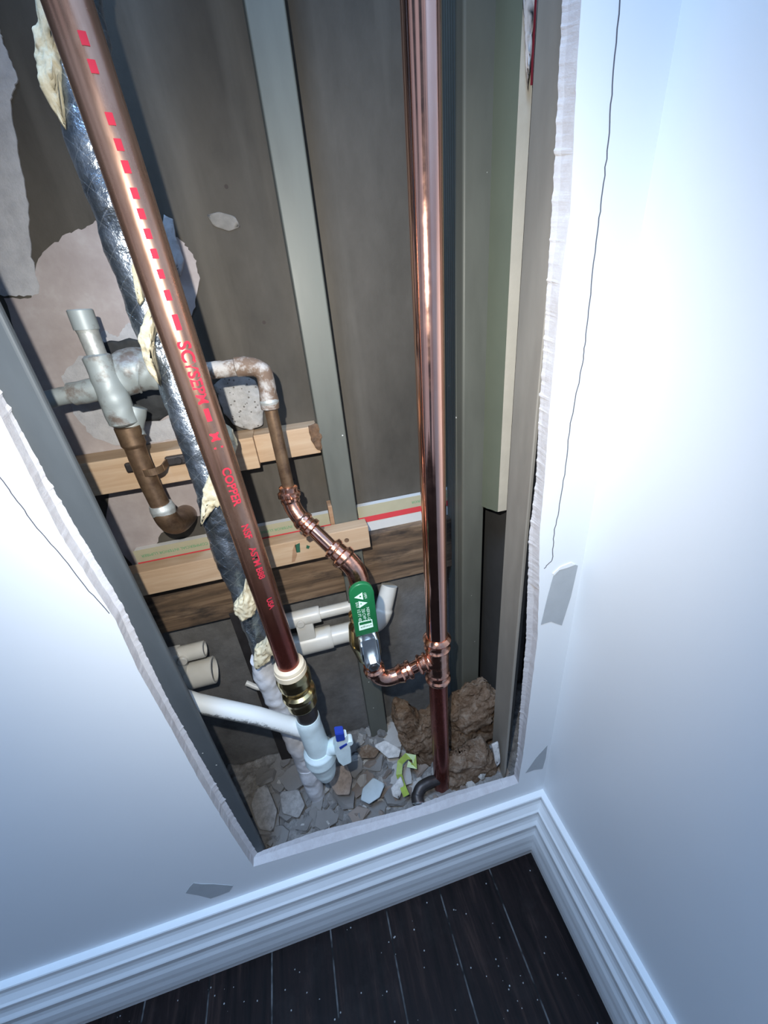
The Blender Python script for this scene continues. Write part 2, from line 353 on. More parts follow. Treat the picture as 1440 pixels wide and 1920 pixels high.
    g.col(g.mix(line, g.ramp(a, [(0.3, (0.17, 0.21, 0.26)), (0.7, (0.36, 0.41, 0.47))]), (0.45, 0.49, 0.53))); g.set(g.ramp(a, [(0.3, 0.2), (0.7, 0.4)]), 0.88)
    g.bump(g.math('ADD', g.math('MULTIPLY', line, 0.5), g.math('MULTIPLY', a, 1.5)), 0.7, 0.003); M['foil'] = g.m
    g = N('yellow_wool'); p = g.coord(); a = g.noise(p, 120, 8, 0.8, 0.5); g.col(g.ramp(a, [(0.3, (0.46, 0.39, 0.24)), (0.5, (0.62, 0.56, 0.40)), (0.7, (0.72, 0.68, 0.54))])); g.set(0.95, 0, 0.1); g.bump(a, 0.7, 0.002); M['wool'] = g.m
    g = N('brown_wool'); p = g.coord(); a = g.noise(p, 48, 10, 0.85, 0.8); g.col(g.ramp(a, [(0.36, (0.17, 0.10, 0.06)), (0.5, (0.34, 0.235, 0.16)), (0.66, (0.58, 0.475, 0.38))])); g.set(0.95, 0, 0.1); g.bump(a, 1.0, 0.009); M['batt'] = g.m
    g = N('rubble_dust'); p = g.coord(); a = g.noise(p, 75, 8, 0.8); g.col(g.ramp(a, [(0.3, (0.14, 0.13, 0.125)), (0.5, (0.28, 0.27, 0.26)), (0.7, (0.46, 0.45, 0.44))])); g.set(0.95, 0, 0.15); g.bump(a, 1.0, 0.004); M['dust'] = g.m
    for nm, c in (('chunk_grey', (0.30, 0.29, 0.28)), ('chunk_white', (0.60, 0.585, 0.56)), ('chunk_brown', (0.36, 0.30, 0.26))):
        g = N(nm); p = g.coord('obj'); a = g.noise(p, 90, 6, 0.75); g.col(g.ramp(a, [(0.3, tuple(x*0.6 for x in c)), (0.55, c), (0.75, tuple(x*1.25 for x in c))])); g.set(0.9, 0, 0.15); g.bump(a, 0.7, 0.0015); M[nm] = g.m
    M['shard_blue'] = simple('bluish_board', (0.40, 0.46, 0.48), 0.8, var=0.12)
    M['lime'] = simple('green_plastic', (0.27, 0.36, 0.06), 0.35, var=0.25, scale=60)
    M['crinkle'] = simple('crinkled_paper', (0.50, 0.46, 0.43), 0.8, var=0.15, bump=0.8)
    M['redtape'] = simple('red_tape', (0.16, 0.012, 0.02), 0.5)
mk()

# ------------------------------------------------------------------ the setting
def struct(name, bm, mat, angle=None, smooth=False):
    o = build(name, bm, mat, angle=angle, smooth=smooth); o['kind'] = 'structure'; return o
bm = bmesh.new(); box(bm, -2.4, 0.0, -2.2, 0.0, -0.02, 0.0); struct('floor', bm, M['floor'])
bm = bmesh.new(); box(bm, 0.0, 0.0127, -2.2, 0.0127, 0.0, 2.45); wall_r = struct('wall_right', bm, M['paint_right'])
YB = 0.20
bm = bmesh.new(); box(bm, -2.4, 0.08, YB, YB+0.013, 0.615, 2.45); struct('wall_far', bm, M['cavity'])
bm = bmesh.new(); box(bm, -2.4, 0.08, YB-0.004, YB+0.02, 0.0, 0.615); struct('wall_far_lower', bm, M['concrete'])
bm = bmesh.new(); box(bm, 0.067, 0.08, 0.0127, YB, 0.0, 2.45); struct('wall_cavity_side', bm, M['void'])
bm = bmesh.new(); box(bm, -2.413, -2.4, 0.0, YB+0.013, 0.0, 2.45); struct('wall_cavity_end', bm, M['concrete'])
bm = bmesh.new(); box(bm, -2.413, 0.08, 0.0, YB+0.013, 2.45, 2.47); struct('cavity_cap', bm, M['concrete'])  # unseen cap, added to keep world light out of the cavity
bm = bmesh.new(); box(bm, -2.4, 0.067, 0.0127, YB-0.004, 0.0, 0.12); struct('floor_cavity', bm, M['concrete'])

# front plasterboard with its ragged opening
TH = 0.0127
Lf = [(-0.521,.262),(-0.526,.381),(-0.529,.517),(-0.5285,.62),(-0.529,.721),(-0.525,.789),(-0.531,.889),(-0.527,.988),(-0.529,1.2),(-0.527,1.75)]
Lb = [(-0.512,.275),(-0.517,.389),(-0.520,.517),(-0.523,.654),(-0.519,.801),(-0.525,.928),(-0.526,1.004),(-0.523,1.2),(-0.521,1.75)]
Rf = [(-0.055,.270),(-0.053,.321),(-0.053,.6),(-0.060,.696),(-0.068,.778),(-0.069,.847),(-0.072,.918),(-0.073,.997),(-0.075,1.027),(-0.072,1.084),(-0.079,1.167),(-0.083,1.25),(-0.086,1.75)]
Rb = [(-0.0572,.278),(-0.055,.30),(-0.060,.475),(-0.062,.591),(-0.068,.689),(-0.073,.772),(-0.071,.842),(-0.075,.921),(-0.077,.988),(-0.080,1.065),(-0.082,1.121),(-0.085,1.17),(-0.089,1.25),(-0.092,1.75)]
Bf = [at(476,1625,0), at(589,1591,0), at(682,1563,0), at(819,1522,0), at(974,1468,0)]
Bb = [at(483,1598,TH), at(593,1559,TH), at(762,1517,TH), at(843,1487,TH), at(960,1454,TH)]
def interp(tab, t):
    if t <= tab[0][1]: return tab[0][0]
    for (a, ta), (b, tb) in zip(tab[:-1], tab[1:]):
        if t <= tb: return a + (b-a)*(t-ta)/(tb-ta)
    return tab[-1][0]
def bz(pts, x):
    pts = sorted([(p.z, p.x) for p in pts], key=lambda q: q[1]); return interp(pts, x)
def loop(L, R, Bt, y, amp, fq, sd):
    z0l, z0r = bz(Bt, L[0][0]), bz(Bt, R[0][0]); out = []
    def J(a, b, k): return amp*(noise.noise(Vector((a*fq, b*fq, sd)))+0.6*noise.noise(Vector((a*fq*2.7, b*fq*2.7, sd+5))) + (1.3*max(0, noise.noise(Vector((a*fq*1.3, b*fq*1.3, sd+9)))-0.35)*4 if k else 0))
    n = 900
    for i in range(n):
        z = z0r + (1.75-z0r)*i/n; out.append(Vector((interp(R, z) + (0 if i == 0 else -J(0.3, z, 1)), y, z)))
    for i in range(60):
        x = R[-1][0] + (L[-1][0]-R[-1][0])*i/60; out.append(Vector((x, y, 1.75)))
    for i in range(n):
        z = 1.75 + (z0l-1.75)*i/n; out.append(Vector((interp(L, z) + J(0.7, z, 1), y, z)))
    for i in range(n):
        x = L[0][0] + (R[0][0]-L[0][0])*i/n; out.append(Vector((x, y, bz(Bt, x) + (0 if i == 0 else J(x, 0.2, 1)))))
    return out
bm = bmesh.new()
lf = loop(Lf, Rf, Bf, 0.0, 0.0004, 60, 1.0); lb = loop(Lb, Rb, Bb, TH, 0.0009, 130, 4.0)
X0, X1, Z0, Z1 = -2.4, 0.0, 0.0, 2.45
def sheet(lp, y, mi):
    iv = [bm.verts.new(p) for p in lp]; ov = [bm.verts.new((x, y, z)) for x, z in ((X0,Z0),(X1,Z0),(X1,Z1),(X0,Z1))]
    es = [bm.edges.new((iv[i], iv[(i+1) % len(iv)])) for i in range(len(iv))] + [bm.edges.new((ov[i], ov[(i+1) % 4])) for i in range(4)]
    r = bmesh.ops.triangle_fill(bm, edges=es, use_beauty=True, use_dissolve=False)
    for f in [g for g in r['geom'] if isinstance(g, bmesh.types.BMFace)]: f.material_index = mi
    return iv, ov
a, oa = sheet(lf, 0.0, 0); b, ob = sheet(lb, TH, 2)
mid = [bm.verts.new(Vector((p.co.x*.8+q.co.x*.2 + (.0 if abs(p.co.z-q.co.z) > .004 else (q.co.x-p.co.x)*.35), TH*.72, p.co.z*.45+q.co.z*.55)) + Vector((noise.noise(p.co*60)*0.0005, 0, noise.noise(p.co*60+Vector((7,7,7)))*0.0005))) for p, q in zip(a, b)]
for P_, Q_ in ((a, mid), (mid, b)):
    for i in range(len(a)):
        j = (i+1) % len(a); f = bm.faces.new([P_[i], P_[j], Q_[j], Q_[i]]); f.material_index = 1
for i in range(4):
    j = (i+1) % 4; bm.faces.new([oa[i], oa[j], ob[j], ob[i]])
wall_b = struct('wall_back', bm, [M['paint'], M['gypsum'], M['paper']])
NY = Vector((0, -1, 0))
def onwall(pts, name, wd, mat): return put(ribbon(name, [at(u, v, 0.0) for u, v in pts], wd, NY, 0.0003, mat), wall_b)
def wob(pts, k=6, a=1.2):
    out = []
    for (p, q) in zip(pts[:-1], pts[1:]):
        for i in range(k):
            t = i/k; out.append((p[0]+(q[0]-p[0])*t + random.uniform(-a, a), p[1]+(q[1]-p[1])*t))
    return out + [pts[-1]]
onwall(wob([(1163,-40),(1163,0),(1148,160),(1140,267),(1130,360),(1120,433),(1107,553),(1097,640),(1092,680),(1070,793),(1058,890),(1047,957),(1037,1010),(1036,1050),(1020,1066)]), 'pencil_line', 0.0009, M['pencil'])
onwall(wob([(-40,845),(0,895),(33,940),(70,990),(110,1035),(160,1100),(205,1150)]), 'pencil_line', 0.0007, M['pencil'])
def wallpatch(pts, name='bare_patch', mat=None, t=0.0006):
    bm = bmesh.new(); prism(bm, [at(u, v, 0.0) for u, v in pts], Vector((0, -t, 0))); o = build(name, bm, mat or M['patch_grey']); return put(o, wall_b)
wallpatch([(1037,1080),(1048,1069),(1060,1063),(1073,1057),(1083,1060),(1070,1118),(1053,1172),(1044,1169),(1033,1165),(1022,1168),(1014,1171),(1026,1120)])
wallpatch([(1026,1397),(1023,1420),(1017,1441),(1002,1443),(985,1449),(1005,1420)])
wallpatch([(348,1674),(356,1662),(363,1655),(378,1657),(400,1657),(437,1660),(430,1671),(412,1678),(395,1684),(372,1678)])
wallpatch([(1078,1058),(1062,1064),(1048,1068),(1038,1078),(1036,1075),(1050,1062),(1070,1054)], 'torn_paint_edge', M['trim'], 0.0012)

# baseboards: stepped profile (distance from wall, height)
PF = [(0,.191),(.0095,.190),(.0105,.188),(.0085,.174),(.0100,.168),(.0125,.163),(.0150,.158),(.0175,.155),(.0178,.153),(.0158,.142),(.0165,.134),(.0185,.127),(.0215,.1215),(.0225,.119),(.0205,.102),(.0215,.094),(.0235,.086),(.0245,.072),(.0245,.060),(.0255,.046),(.0255,.030),(.0205,.026),(.0200,0),(0,0)]
bm = bmesh.new(); r0 = [bm.verts.new((X0, -d, z)) for d, z in PF]; r1 = [bm.verts.new((-d, -d, z)) for d, z in PF]; n = len(PF)
for i in range(n): bm.faces.new([r0[i], r0[(i+1) % n], r1[(i+1) % n], r1[i]])
bm.faces.new(r0); bm.faces.new(r1[::-1]); struct('baseboard_back', bm, M['trim'])
bm = bmesh.new(); r0 = [bm.verts.new((-d, -2.2, z)) for d, z in PF]; r1 = [bm.verts.new((-d, -d, z)) for d, z in PF]
for i in range(n): bm.faces.new([r0[i], r0[(i+1) % n], r1[(i+1) % n], r1[i]])
bm.faces.new(r0); bm.faces.new(r1[::-1]); struct('baseboard_right', bm, M['trim'])

# ------------------------------------------------------------------ studs
def cstud(name, pts, z0, z1, mat, label, t=0.0012):
    """open channel: polyline of outer corners in plan, given thickness"""
    n = len(pts); P = [Vector((x, y, 0)) for x, y in pts]; inn = []
    for i in range(n):
        d1 = (P[i]-P[i-1]).normalized() if i else (P[1]-P[0]).normalized(); d2 = (P[i+1]-P[i]).normalized() if i < n-1 else d1
        n1 = Vector((-d1.y, d1.x, 0)); n2 = Vector((-d2.y, d2.x, 0)); m = (n1+n2); m = m/ max(m.length_squared, 1e-6)*2
        inn.append(P[i] + m*t)
    bm = bmesh.new(); ring = P + inn[::-1]
    lo = [bm.verts.new((p.x, p.y, z0)) for p in ring]; hi = [bm.verts.new((p.x, p.y, z1)) for p in ring]; k = len(ring)
    for i in range(k): bm.faces.new([lo[i], lo[(i+1) % k], hi[(i+1) % k], hi[i]])
    for i in range(n-1):
        for L in (lo, hi): bm.faces.new([L[i], L[i+1], L[k-2-i], L[k-1-i]])
    o = build(name, bm, mat); tag(o, label, 'stud'); return o
def rnd(x, y, r, a0, a1, k=4): return [(x + r*math.cos(math.radians(a0+(a1-a0)*i/k)), y + r*math.sin(math.radians(a0+(a1-a0)*i/k))) for i in range(k+1)]
# middle stud, open to the right at the back
ya, yb = 0.165, YB-0.0045; xa, xb = (at(455,0,ya).x+at(563,600,ya).x)/2, (at(530,0,ya).x+at(672,960,ya).x)/2
pts = [(xa+0.006, yb)] + [(xa, yb)] + rnd(xa+0.002, ya+0.002, 0.002, 180, 270) + rnd(xb-0.002, ya+0.002, 0.002, 270, 360) + [(xb, ya+0.012)]
cstud('steel_stud', pts, 0.12, 2.44, M['stud'], 'grey-green steel stud standing in the middle of the cavity, behind the green-handled valve')
# right stud with ribbed side flange
sx0, sx1 = at(868, 500, 0.13).x, at(921, 500, 0.13).x
side = []
for i in range(6):
    y = 0.188 - 0.006*i - 0.006; side += [(sx0, y), (sx0+0.0008, y-0.0012), (sx0+0.0008, y-0.0026), (sx0, y-0.0038)]
pts = [(sx1-0.01, 0.19), (sx0, 0.19)] + side + rnd(sx0+0.003, 0.133, 0.003, 180, 270, 5) + rnd(sx1-0.002, 0.132, 0.002, 270, 360) + [(sx1, 0.19)]
cstud('steel_stud', pts, 0.12, 2.44, M['stud'], 'grey-green steel stud with a ribbed side, just right of the polished riser')
# left stud right behind the cut board
pts = [(-0.499, 0.078), (-0.503, 0.0175)][1:] + rnd(-0.505, 0.0155, 0.002, 0, -90) + rnd(-0.560, 0.0152, 0.002, 270, 180) + [(-0.562, 0.077)] + [(-0.548, 0.077)]
cstud('steel_stud', pts, 0.12, 2.44, M['stud_left'], 'dark steel stud along the left cut edge of the plasterboard', -0.0012 if False else 0.0012)
# right front stud, the flash's beige put into its colour
pts = [(-0.030, 0.0137), (-0.071, 0.0137)] ; pts = [(-0.070, 0.019)] + rnd(-0.0725, 0.0205, 0.0015, 270, 180) + [(-0.0745, 0.064)] + [(-0.035, 0.064)]
cstud('steel_stud', pts, 0.12, 2.44, M['stud_flashlit'], 'steel stud with flash beige painted in, directly behind the right cut edge', -0.0012)

bm = bmesh.new(); box(bm, -0.052, -0.048, 0.070, 0.172, 0.12, 0.80); o = build('shade_panel', bm, M['void']); tag(o, 'black panel added for the shadow below the broken green board', 'shade panel')  # thin black panel added to keep the void below the board dark
# green board between the right studs
bm = bmesh.new()
gx0, gx1, gy0, gy1 = -0.0765, -0.0635, 0.083, 0.19
zt = 2.44; za = atx(947, 977, gx0).z + 0.004; zb = atx(908, 955, gx0).z
n = 14; fr_, bk_ = [], []
ysx = [gy0 + (gy1-gy0)*i/n for i in range(n+1)]
zz_ = [za + (zb-za)*min(1, i/n*2.2) + (0.002*noise.noise(Vector((i*1.7, 3, 1))) if i else 0) for i in range(n+1)]
lo = [[bm.verts.new((x, y, z)) for y, z in zip(ysx, zz_)] for x in (gx0, gx1)]; hi = [[bm.verts.new((x, y, zt)) for y in ysx] for x in (gx0, gx1)]
for s in (0, 1):
    for i in range(n):
        f = bm.faces.new([lo[s][i], lo[s][i+1], hi[s][i+1], hi[s][i]]); f.material_index = 0
for i in range(n):
    f = bm.faces.new([lo[0][i], lo[1][i], lo[1][i+1], lo[0][i+1]]); f.material_index = 1
for i in (0, n):
    f = bm.faces.new([lo[0][i], hi[0][i], hi[1][i], lo[1][i]]); f.material_index = 1
o = build('green_plasterboard', bm, [M['green_board'], M['board_edge']]); tag(o, 'green-faced plasterboard strip ending in a broken edge between the two right studs', 'plasterboard')
o = blob('torn_paper', at_poly([(981,-30),(1004,-30),(1003,20),(998,60),(994,120),(990,185),(986,120),(984,60)], 0.078), 0.004, M['crinkle'], amp=0.5, freq=90, sub=4, seed=3); tag(o, 'crinkled strip of torn paper on the green board at the upper right', 'paper')
o = ribbon('red_tape', [at(u, v, 0.068) for u, v in ((1006,-30),(1003,20),(1001,60),(998,110),(996,160))], 0.0018, NY, 0.0006, M['redtape']); tag(o, 'thin dark red tape beside the crinkled paper strip at the upper right', 'tape')

# ------------------------------------------------------------------ patches on the far wall
def wallblob(name, pts, Y, th, mat, label, cat, **k):
    o = blob(name, at_poly(pts, Y), th, mat, **k); return tag(o, label, cat)
def farpatch(name, pts, th, mat, label, cat, jit=2.2, k=7):
    bm = bmesh.new(); P = []
    for (a_, b_) in zip(pts, pts[1:] + pts[:1]):
        for i in range(k):
            t = i/k; P.append(at(a_[0]+(b_[0]-a_[0])*t + random.uniform(-jit, jit), a_[1]+(b_[1]-a_[1])*t + random.uniform(-jit, jit), YB-0.0002))
    prism(bm, P, Vector((0, -th, 0))); o = build(name, bm, mat); return tag(o, label, cat)
farpatch('plaster_patch', [(70,495),(88,468),(125,440),(165,425),(200,402),(255,408),(300,425),(345,455),(366,485),(375,520),(366,575),(345,625),(338,700),(345,800),(372,860),(398,905),(396,960),(345,972),(303,1000),(287,1035),(262,1075),(225,1030),(201,990),(204,912),(150,905),(95,800),(40,660),(10,560),(60,560)], 0.0012, M['pink'], 'large pinkish plaster area on the far wall behind the old grey tee', 'plaster')
farpatch('plaster_patch', [(-200,-60),(-40,-60),(0,60),(12,90),(34,150),(20,190),(36,290),(52,370),(58,470),(76,548),(60,555),(10,556),(-80,520),(-260,300)], 0.0016, M['pale'], 'pale plaster strip running up the far wall at the upper left', 'plaster')
farpatch('plaster_smear', [(118,705),(150,665),(195,690),(200,740),(250,760),(300,790),(352,770),(352,815),(300,828),(235,838),(175,820),(140,775)], 0.0022, M['pale'], 'pale plaster smear around the black pipe recess', 'plaster')
farpatch('plaster_smear', [(180,640),(195,618),(222,632),(240,605),(262,612),(272,640),(230,648)], 0.0022, M['pale'], 'small pale plaster smear just above the black recess', 'plaster', jit=1.5)
o = wallblob('recess_shade', [(192,645),(205,638),(225,640),(243,634),(262,640),(285,655),(305,680),(325,720),(326,770),(300,788),(270,790),(240,770),(205,720)], 0.197, 0.007, M['black'], 'black ragged patch painted as the dark recess around the old pipe', 'recess', amp=0.25, freq=70)  # solid blob on the wall; the hole's darkness is its black colour
wallblob('render_lump', [(402,722),(430,700),(478,712),(497,760),(493,795),(470,806),(440,796),(420,775)], 0.194, 0.014, M['render'], 'rough white lump of render inside the bend of the old copper pipe', 'render', amp=0.25, freq=45)
wallblob('plaster_chip', [(307,402),(325,410),(330,445),(345,485),(338,520),(318,500),(300,450)], 0.193, 0.006, M['pale'], 'long plaster chip in the shadow right of the red-lettered pipe', 'plaster', amp=0.4, freq=70)
o = wallblob('plaster_smudge', [(388,403),(410,397),(440,405),(452,425),(430,434),(400,424)], 0.1995, 0.0012, M['smudge'], 'faint pale smudge on the brown far wall left of the middle stud', 'plaster', sub=3)

# ------------------------------------------------------------------ timbers
def timber(name, x0, x1, y0, y1, z0, z1, mat, label):
    bm = bmesh.new(); box(bm, x0, x1, y0, y1, z0, z1, 0.0012); o = build(name, bm, mat); return tag(o, label, 'timber')
YU = 0.168
zt_, zb_ = at(577,801,YU).z, at(602,849,YU).z
tr = timber('pine_block', at(478,840,YU).x, at(598,825,YU).x, YU, YB-0.0005, zb_, zt_, M['pine'], 'short pine block whose bark-edged end meets the middle stud')
bk = blob('bark_end', at_poly([(578,798),(592,793),(600,800),(604,830),(604,846),(592,840),(582,822)], YU-0.001), 0.006, M['bark'], amp=0.5, freq=120, sub=4); put(bk, tr)
YL = 0.155
timber('pine_block', -0.62, at(484,860,YL).x, YL, YB-0.0005, at(485,878,YL).z, at(460,822,YL).z, M['pine'], 'upper pine rail carrying the clipped copper stub on the left')
YF = 0.14
zt2 = at(690,986,YF).z; zb2 = at(690,1027,YF).z
fr = timber('pine_rail', -0.64, at(692,1000,YF).x, YF, 0.1645, zb2, zt2, M['pine'], 'lower pine rail nailed across the front of the middle stud')
for (u, v, rr) in ((650,1013,0.0035),):
    bm = bmesh.new(); bmesh.ops.create_cone(bm, cap_ends=True, segments=16, radius1=rr, radius2=rr, depth=0.0006, matrix=Matrix.Translation(at(u, v, YF)) @ Matrix.Rotation(PI/2, 4, 'X')); put(build('knot', bm, M['bark']), fr)
for pp in ([(553,1022),(562,1018),(563,1035),(556,1036)],[(575,1022),(581,1024),(579,1029),(574,1028)]):
    bm = bmesh.new(); prism(bm, [at(u, v, YF) for u, v in pp], Vector((0,-0.0004,0))); put(build('stamp', bm, M['dark_ink']), fr)
bm = bmesh.new(); prism(bm, [at(u, v, YF) for u, v in [(549,1030),(554,1018),(557,1040),(553,1052),(547,1054)]], Vector((0,-0.0004,0))); put(build('stain', bm, M['brownwood']), fr)
YP = 0.188
zc0 = at(790,928,YP).z; zc1 = at(790,948,YP).z; zc2 = at(790,958,YP).z; zc3 = at(790,997,YP).z
xr = at(852,955,YP).x
pk = timber('printed_plank', -0.572, xr, YP, YB-0.0005, zc3, zc0, M['whiteboard'], 'white plank with a red stripe and green print, behind the middle stud')
bm = bmesh.new(); box(bm, -0.5725, xr-0.012, YP-0.0004, YP, zc1, zc0+0.0004); put(build('cream_band', bm, M['cream']), pk)
bm = bmesh.new(); box(bm, -0.5725, xr-0.012, YP-0.0005, YP, zc2, zc1); put(build('red_stripe', bm, M['red_print']), pk)
YD = 0.175
timber('dark_plank', -0.64, at(921,1010,YD).x, YD, YB-0.006, at(853,1060,YD).z, at(696,1003,YD).z, M['oldwood'], 'dark weathered plank crossing the cavity below the white printed plank')
timber('wood_peg', at(616,960,0.17).x, at(629,960,0.17).x, 0.166, 0.186, at(625,985,0.17).z, at(620,946,0.17).z, M['brownwood'], 'small upright brown wood peg at the left foot of the printed plank')['category'] = 'wood'

def text_mesh(s, size, fat=0.0):
    cu = bpy.data.curves.new('txt', 'FONT'); cu.body = s; cu.size = size; cu.align_x = 'CENTER'; cu.align_y = 'CENTER'; cu.resolution_u = 3; cu.offset = fat
    ob = bpy.data.objects.new('txt', cu); COL.objects.link(ob); bpy.context.view_layer.update()
    me = bpy.data.meshes.new_from_object(ob.evaluated_get(bpy.context.evaluated_depsgraph_get())); bpy.data.objects.remove(ob); bpy.data.curves.remove(cu); return me
def text_flat(name, s, size, origin, ex, ey, mat, parent, sx=1.0):
    me = text_mesh(s, size)
    for v in me.vertices: v.co = origin + ex*(v.co.x*sx) + ey*v.co.y
    me.name = name
    return put(link(name, me, mat), parent)
zmid = (zc0+zc1)/2
for xx, s in ((-0.52, 'COMMERCIAL INTERIOR LUMBER'), (-0.36, 'COMMERCIAL INTERIOR LUMBER'), (-0.27, 'INTERIOR'), (-0.135, 'COMMERCIAL INTERIOR')):
    text_flat('green_print', s, 0.006, Vector((xx, YP-0.0008, zmid)), Vector((-1,0,0)), Vector((0,0,-1)), M['green_ink'], pk)

# ------------------------------------------------------------------ polished copper riser with tee
YR = 0.045
ctr = [at(788.5,0,YR), at(819,1190,YR)]
rx = (ctr[0].x+ctr[1].x)/2; zt_e = at(818,1205,YR).z; zb_e = at(822,1270,YR).z
RR = 0.0148
root = thing('copper_riser', (rx, YR, 0.2), 'tall polished copper riser with a pressed tee near its foot', 'pipe')
def vz(x, y, z): return Vector((x, y, z))
def tilt(z): return ctr[1] + (ctr[0]-ctr[1])*((z-ctr[1].z)/(ctr[0].z-ctr[1].z))
pipe('pipe', [tilt(zt_e-0.012), tilt(2.3)], RR, M['copper'], root, n=30, seg=48)
ft = tilt(zb_e+0.01); foot = at(828,1468,YR)
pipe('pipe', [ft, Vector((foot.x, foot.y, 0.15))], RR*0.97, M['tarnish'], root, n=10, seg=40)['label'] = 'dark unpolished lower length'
A = tilt(zt_e+0.014); B = tilt(zb_e-0.006); r = RR
h_ = (A-B).length
def fr_of(mm): return mm/h_
cl = [(0, r+.001), (.02, r+.003), (.06, r+.0055), (.10, r+.003), (.14, r+.0022), (.2, r+.0022), (.23, r+.0045), (.27, r+.002), (.73, r+.002), (.77, r+.0035), (.80, r+.002), (.88, r+.002), (.91, r+.0045), (.95, r+.0045), (1, r+.001)]
pipe('tee', [A, B], cl, M['fitting'], root, n=50, seg=40)
TC = tilt((zt_e+zb_e)/2 - 0.0)
# branch path from the tee to the valve
YV = 0.050
pth = [at(812,1236,YR), at(790,1244,YV), at(765,1256,YV)]
PT = [at(820,1236,YR), at(803,1240,0.046), at(780,1249,YV), at(757,1260,YV), at(738,1268,YV), at(722,1271,YV), at(708,1266,YV), at(701,1253,YV), at(697,1240,YV)]
rb = 0.0090
pipe('tee_branch', [PT[0], PT[1], at(784,1247,0.049)], [(0,0.0132),(.45,0.0129),(.5,0.0124),(.55,0.0147),(.62,0.0147),(.66,0.0121),(.8,0.0121),(.84,0.0136),(.9,0.0149),(.96,0.0138),(1,0.0103)], M['fitting'], root, n=60)
br = thing('copper_branch', PT[4], 'short pressed copper elbow joining the riser tee to the valve', 'pipe')
pipe('pipe', [at(792,1243,0.048), at(764,1257,YV)], rb, M['copper'], br, n=10)
pipe('elbow', [at(772,1253,YV), at(757,1260,YV), at(738,1268,YV), at(722,1271,YV), at(708,1266,YV), at(701,1253,YV), at(698,1243,YV)], [(0,0.0103),(.02,0.0144),(.07,0.0144),(.10,0.0121),(.16,0.0121),(.19,0.0144),(.23,0.0132),(.28,0.0117),(.72,0.0117),(.78,0.0124),(.82,0.0155),(.88,0.0155),(.92,0.0126),(.96,0.0132),(1,0.0132)], M['fitting'], br, n=80, smoothp=True)

# ------------------------------------------------------------------ ball valve
vb = at(690,1200,YV)
va = thing('ball_valve', at(698,1243,YV), 'ball valve with a green lever handle bearing white lettering', 'valve')
vt = at(676,1105,0.056)
pipe('body', [at(698,1245,YV), at(682,1196,YV-.004), at(675,1135,0.054), vt], [(0,.0115),(.08,.0115),(.1,.0135),(.16,.0135),(.18,.0175),(.42,.0205),(.60,.0185),(.66,.0135),(.68,.0165),(.73,.0165),(.75,.0125),(.86,.012),(.9,.0135),(.96,.0135),(1,.0105)], M['brass'], va, n=70)
# stem, nut, bracket
sc = at(697,1236,0.026)
YH = 0.018
p1, p2 = at(658,1140,YH), at(705,1130,YH)
hx0, hx1 = at(660,1150,YH).x, at(705,1142,YH).x
hz1 = at(676,1095,YH).z; hz0 = at(690,1190,YH).z; hw = (hx1-hx0); hxc = (hx0+hx1)/2
def grip(x0, x1, z0, z1, y0, y1, rtop, mat, name, bev=0.002):
    bm = bmesh.new(); P = [Vector((x0, y1, z0)), Vector((x1, y1, z0))]
    k = 10; c = (x0+x1)/2; rt = (x1-x0)/2
    for i in range(k+1):
        a = PI*i/k; P.append(Vector((c+rt*math.cos(a), y1, z1-rt*rtop+rt*rtop*math.sin(a))))
    prism(bm, P, Vector((0, y0-y1, 0)))
    es = [e for e in bm.edges if abs(e.verts[0].co.y-e.verts[1].co.y) < 1e-6]
    bmesh.ops.bevel(bm, geom=es, offset=bev, segments=3, affect='EDGES', profile=0.5)
    return put(build(name, bm, mat, angle=35), va)
gripo = grip(hx0, hx1, hz0, hz1, YH, YH+0.007, 1.0, M['green'], 'handle_grip', 0.0018)
lz0 = at(700,1245,YH).z
bm = bmesh.new(); box(bm, hxc-hw*.34, hxc+hw*.34, YH+.0022, YH+.0048, hz0-0.012, hz0+0.02, .0005)
bm2 = [Vector((hxc-hw*.34, YH+.0022, hz0-0.011)), Vector((hxc+hw*.34, YH+.0022, hz0-0.011)), Vector((hxc+hw*.38, YH-.004, hz0-0.026)), Vector((hxc+hw*.34, YH-.004, lz0)), Vector((hxc-hw*.30, YH-.004, lz0)), Vector((hxc-hw*.40, YH-.004, hz0-0.026))]
prism(bm, bm2, Vector((0, .003, 0))); put(build('lever', bm, M['steel'], angle=30), va)
bm = bmesh.new(); box(bm, hxc+hw*.30, hxc+hw*.40, YH-.004, YH+.018, lz0+.004, hz0-0.008, .0008); box(bm, hxc-hw*.40, hxc-hw*.30, YH-.004, YH+.014, lz0+.012, hz0-0.014, .0008)
put(build('lever_stop', bm, M['steel'], angle=30), va)
nc = Vector((hxc+hw*.02, YH-.004, lz0+0.009))
def ycyl(name, c, r, y0, y1, seg, mat, parent, ri=None, r2=None):
    bm = bmesh.new(); R = []
    prof = [(y1, r), (y0+.0006, r), (y0, (r2 or r*.93))] + ([(y0, ri), (y0+.0015, ri)] if ri else [])
    for y, rr in prof: R.append([bm.verts.new((c.x+rr*math.cos(2*PI*k/seg), y, c.z+rr*math.sin(2*PI*k/seg))) for k in range(seg)])
    for a, b in zip(R[:-1], R[1:]):
        for k in range(seg): bm.faces.new([a[k], a[(k+1) % seg], b[(k+1) % seg], b[k]])
    bm.faces.new(R[-1]); bm.faces.new(R[0]); return put(build(name, bm, mat, angle=30), parent)
ycyl('nut', nc, .0082, YH-.013, YH-.003, 6, M['steel'], va, .0048)
ycyl('stem', nc, .0085, YH-.001, YV, 24, M['brass'], va)
ycyl('stem_end', nc, .0040, YH-.0145, YH-.012, 16, M['darkpipe'], va)
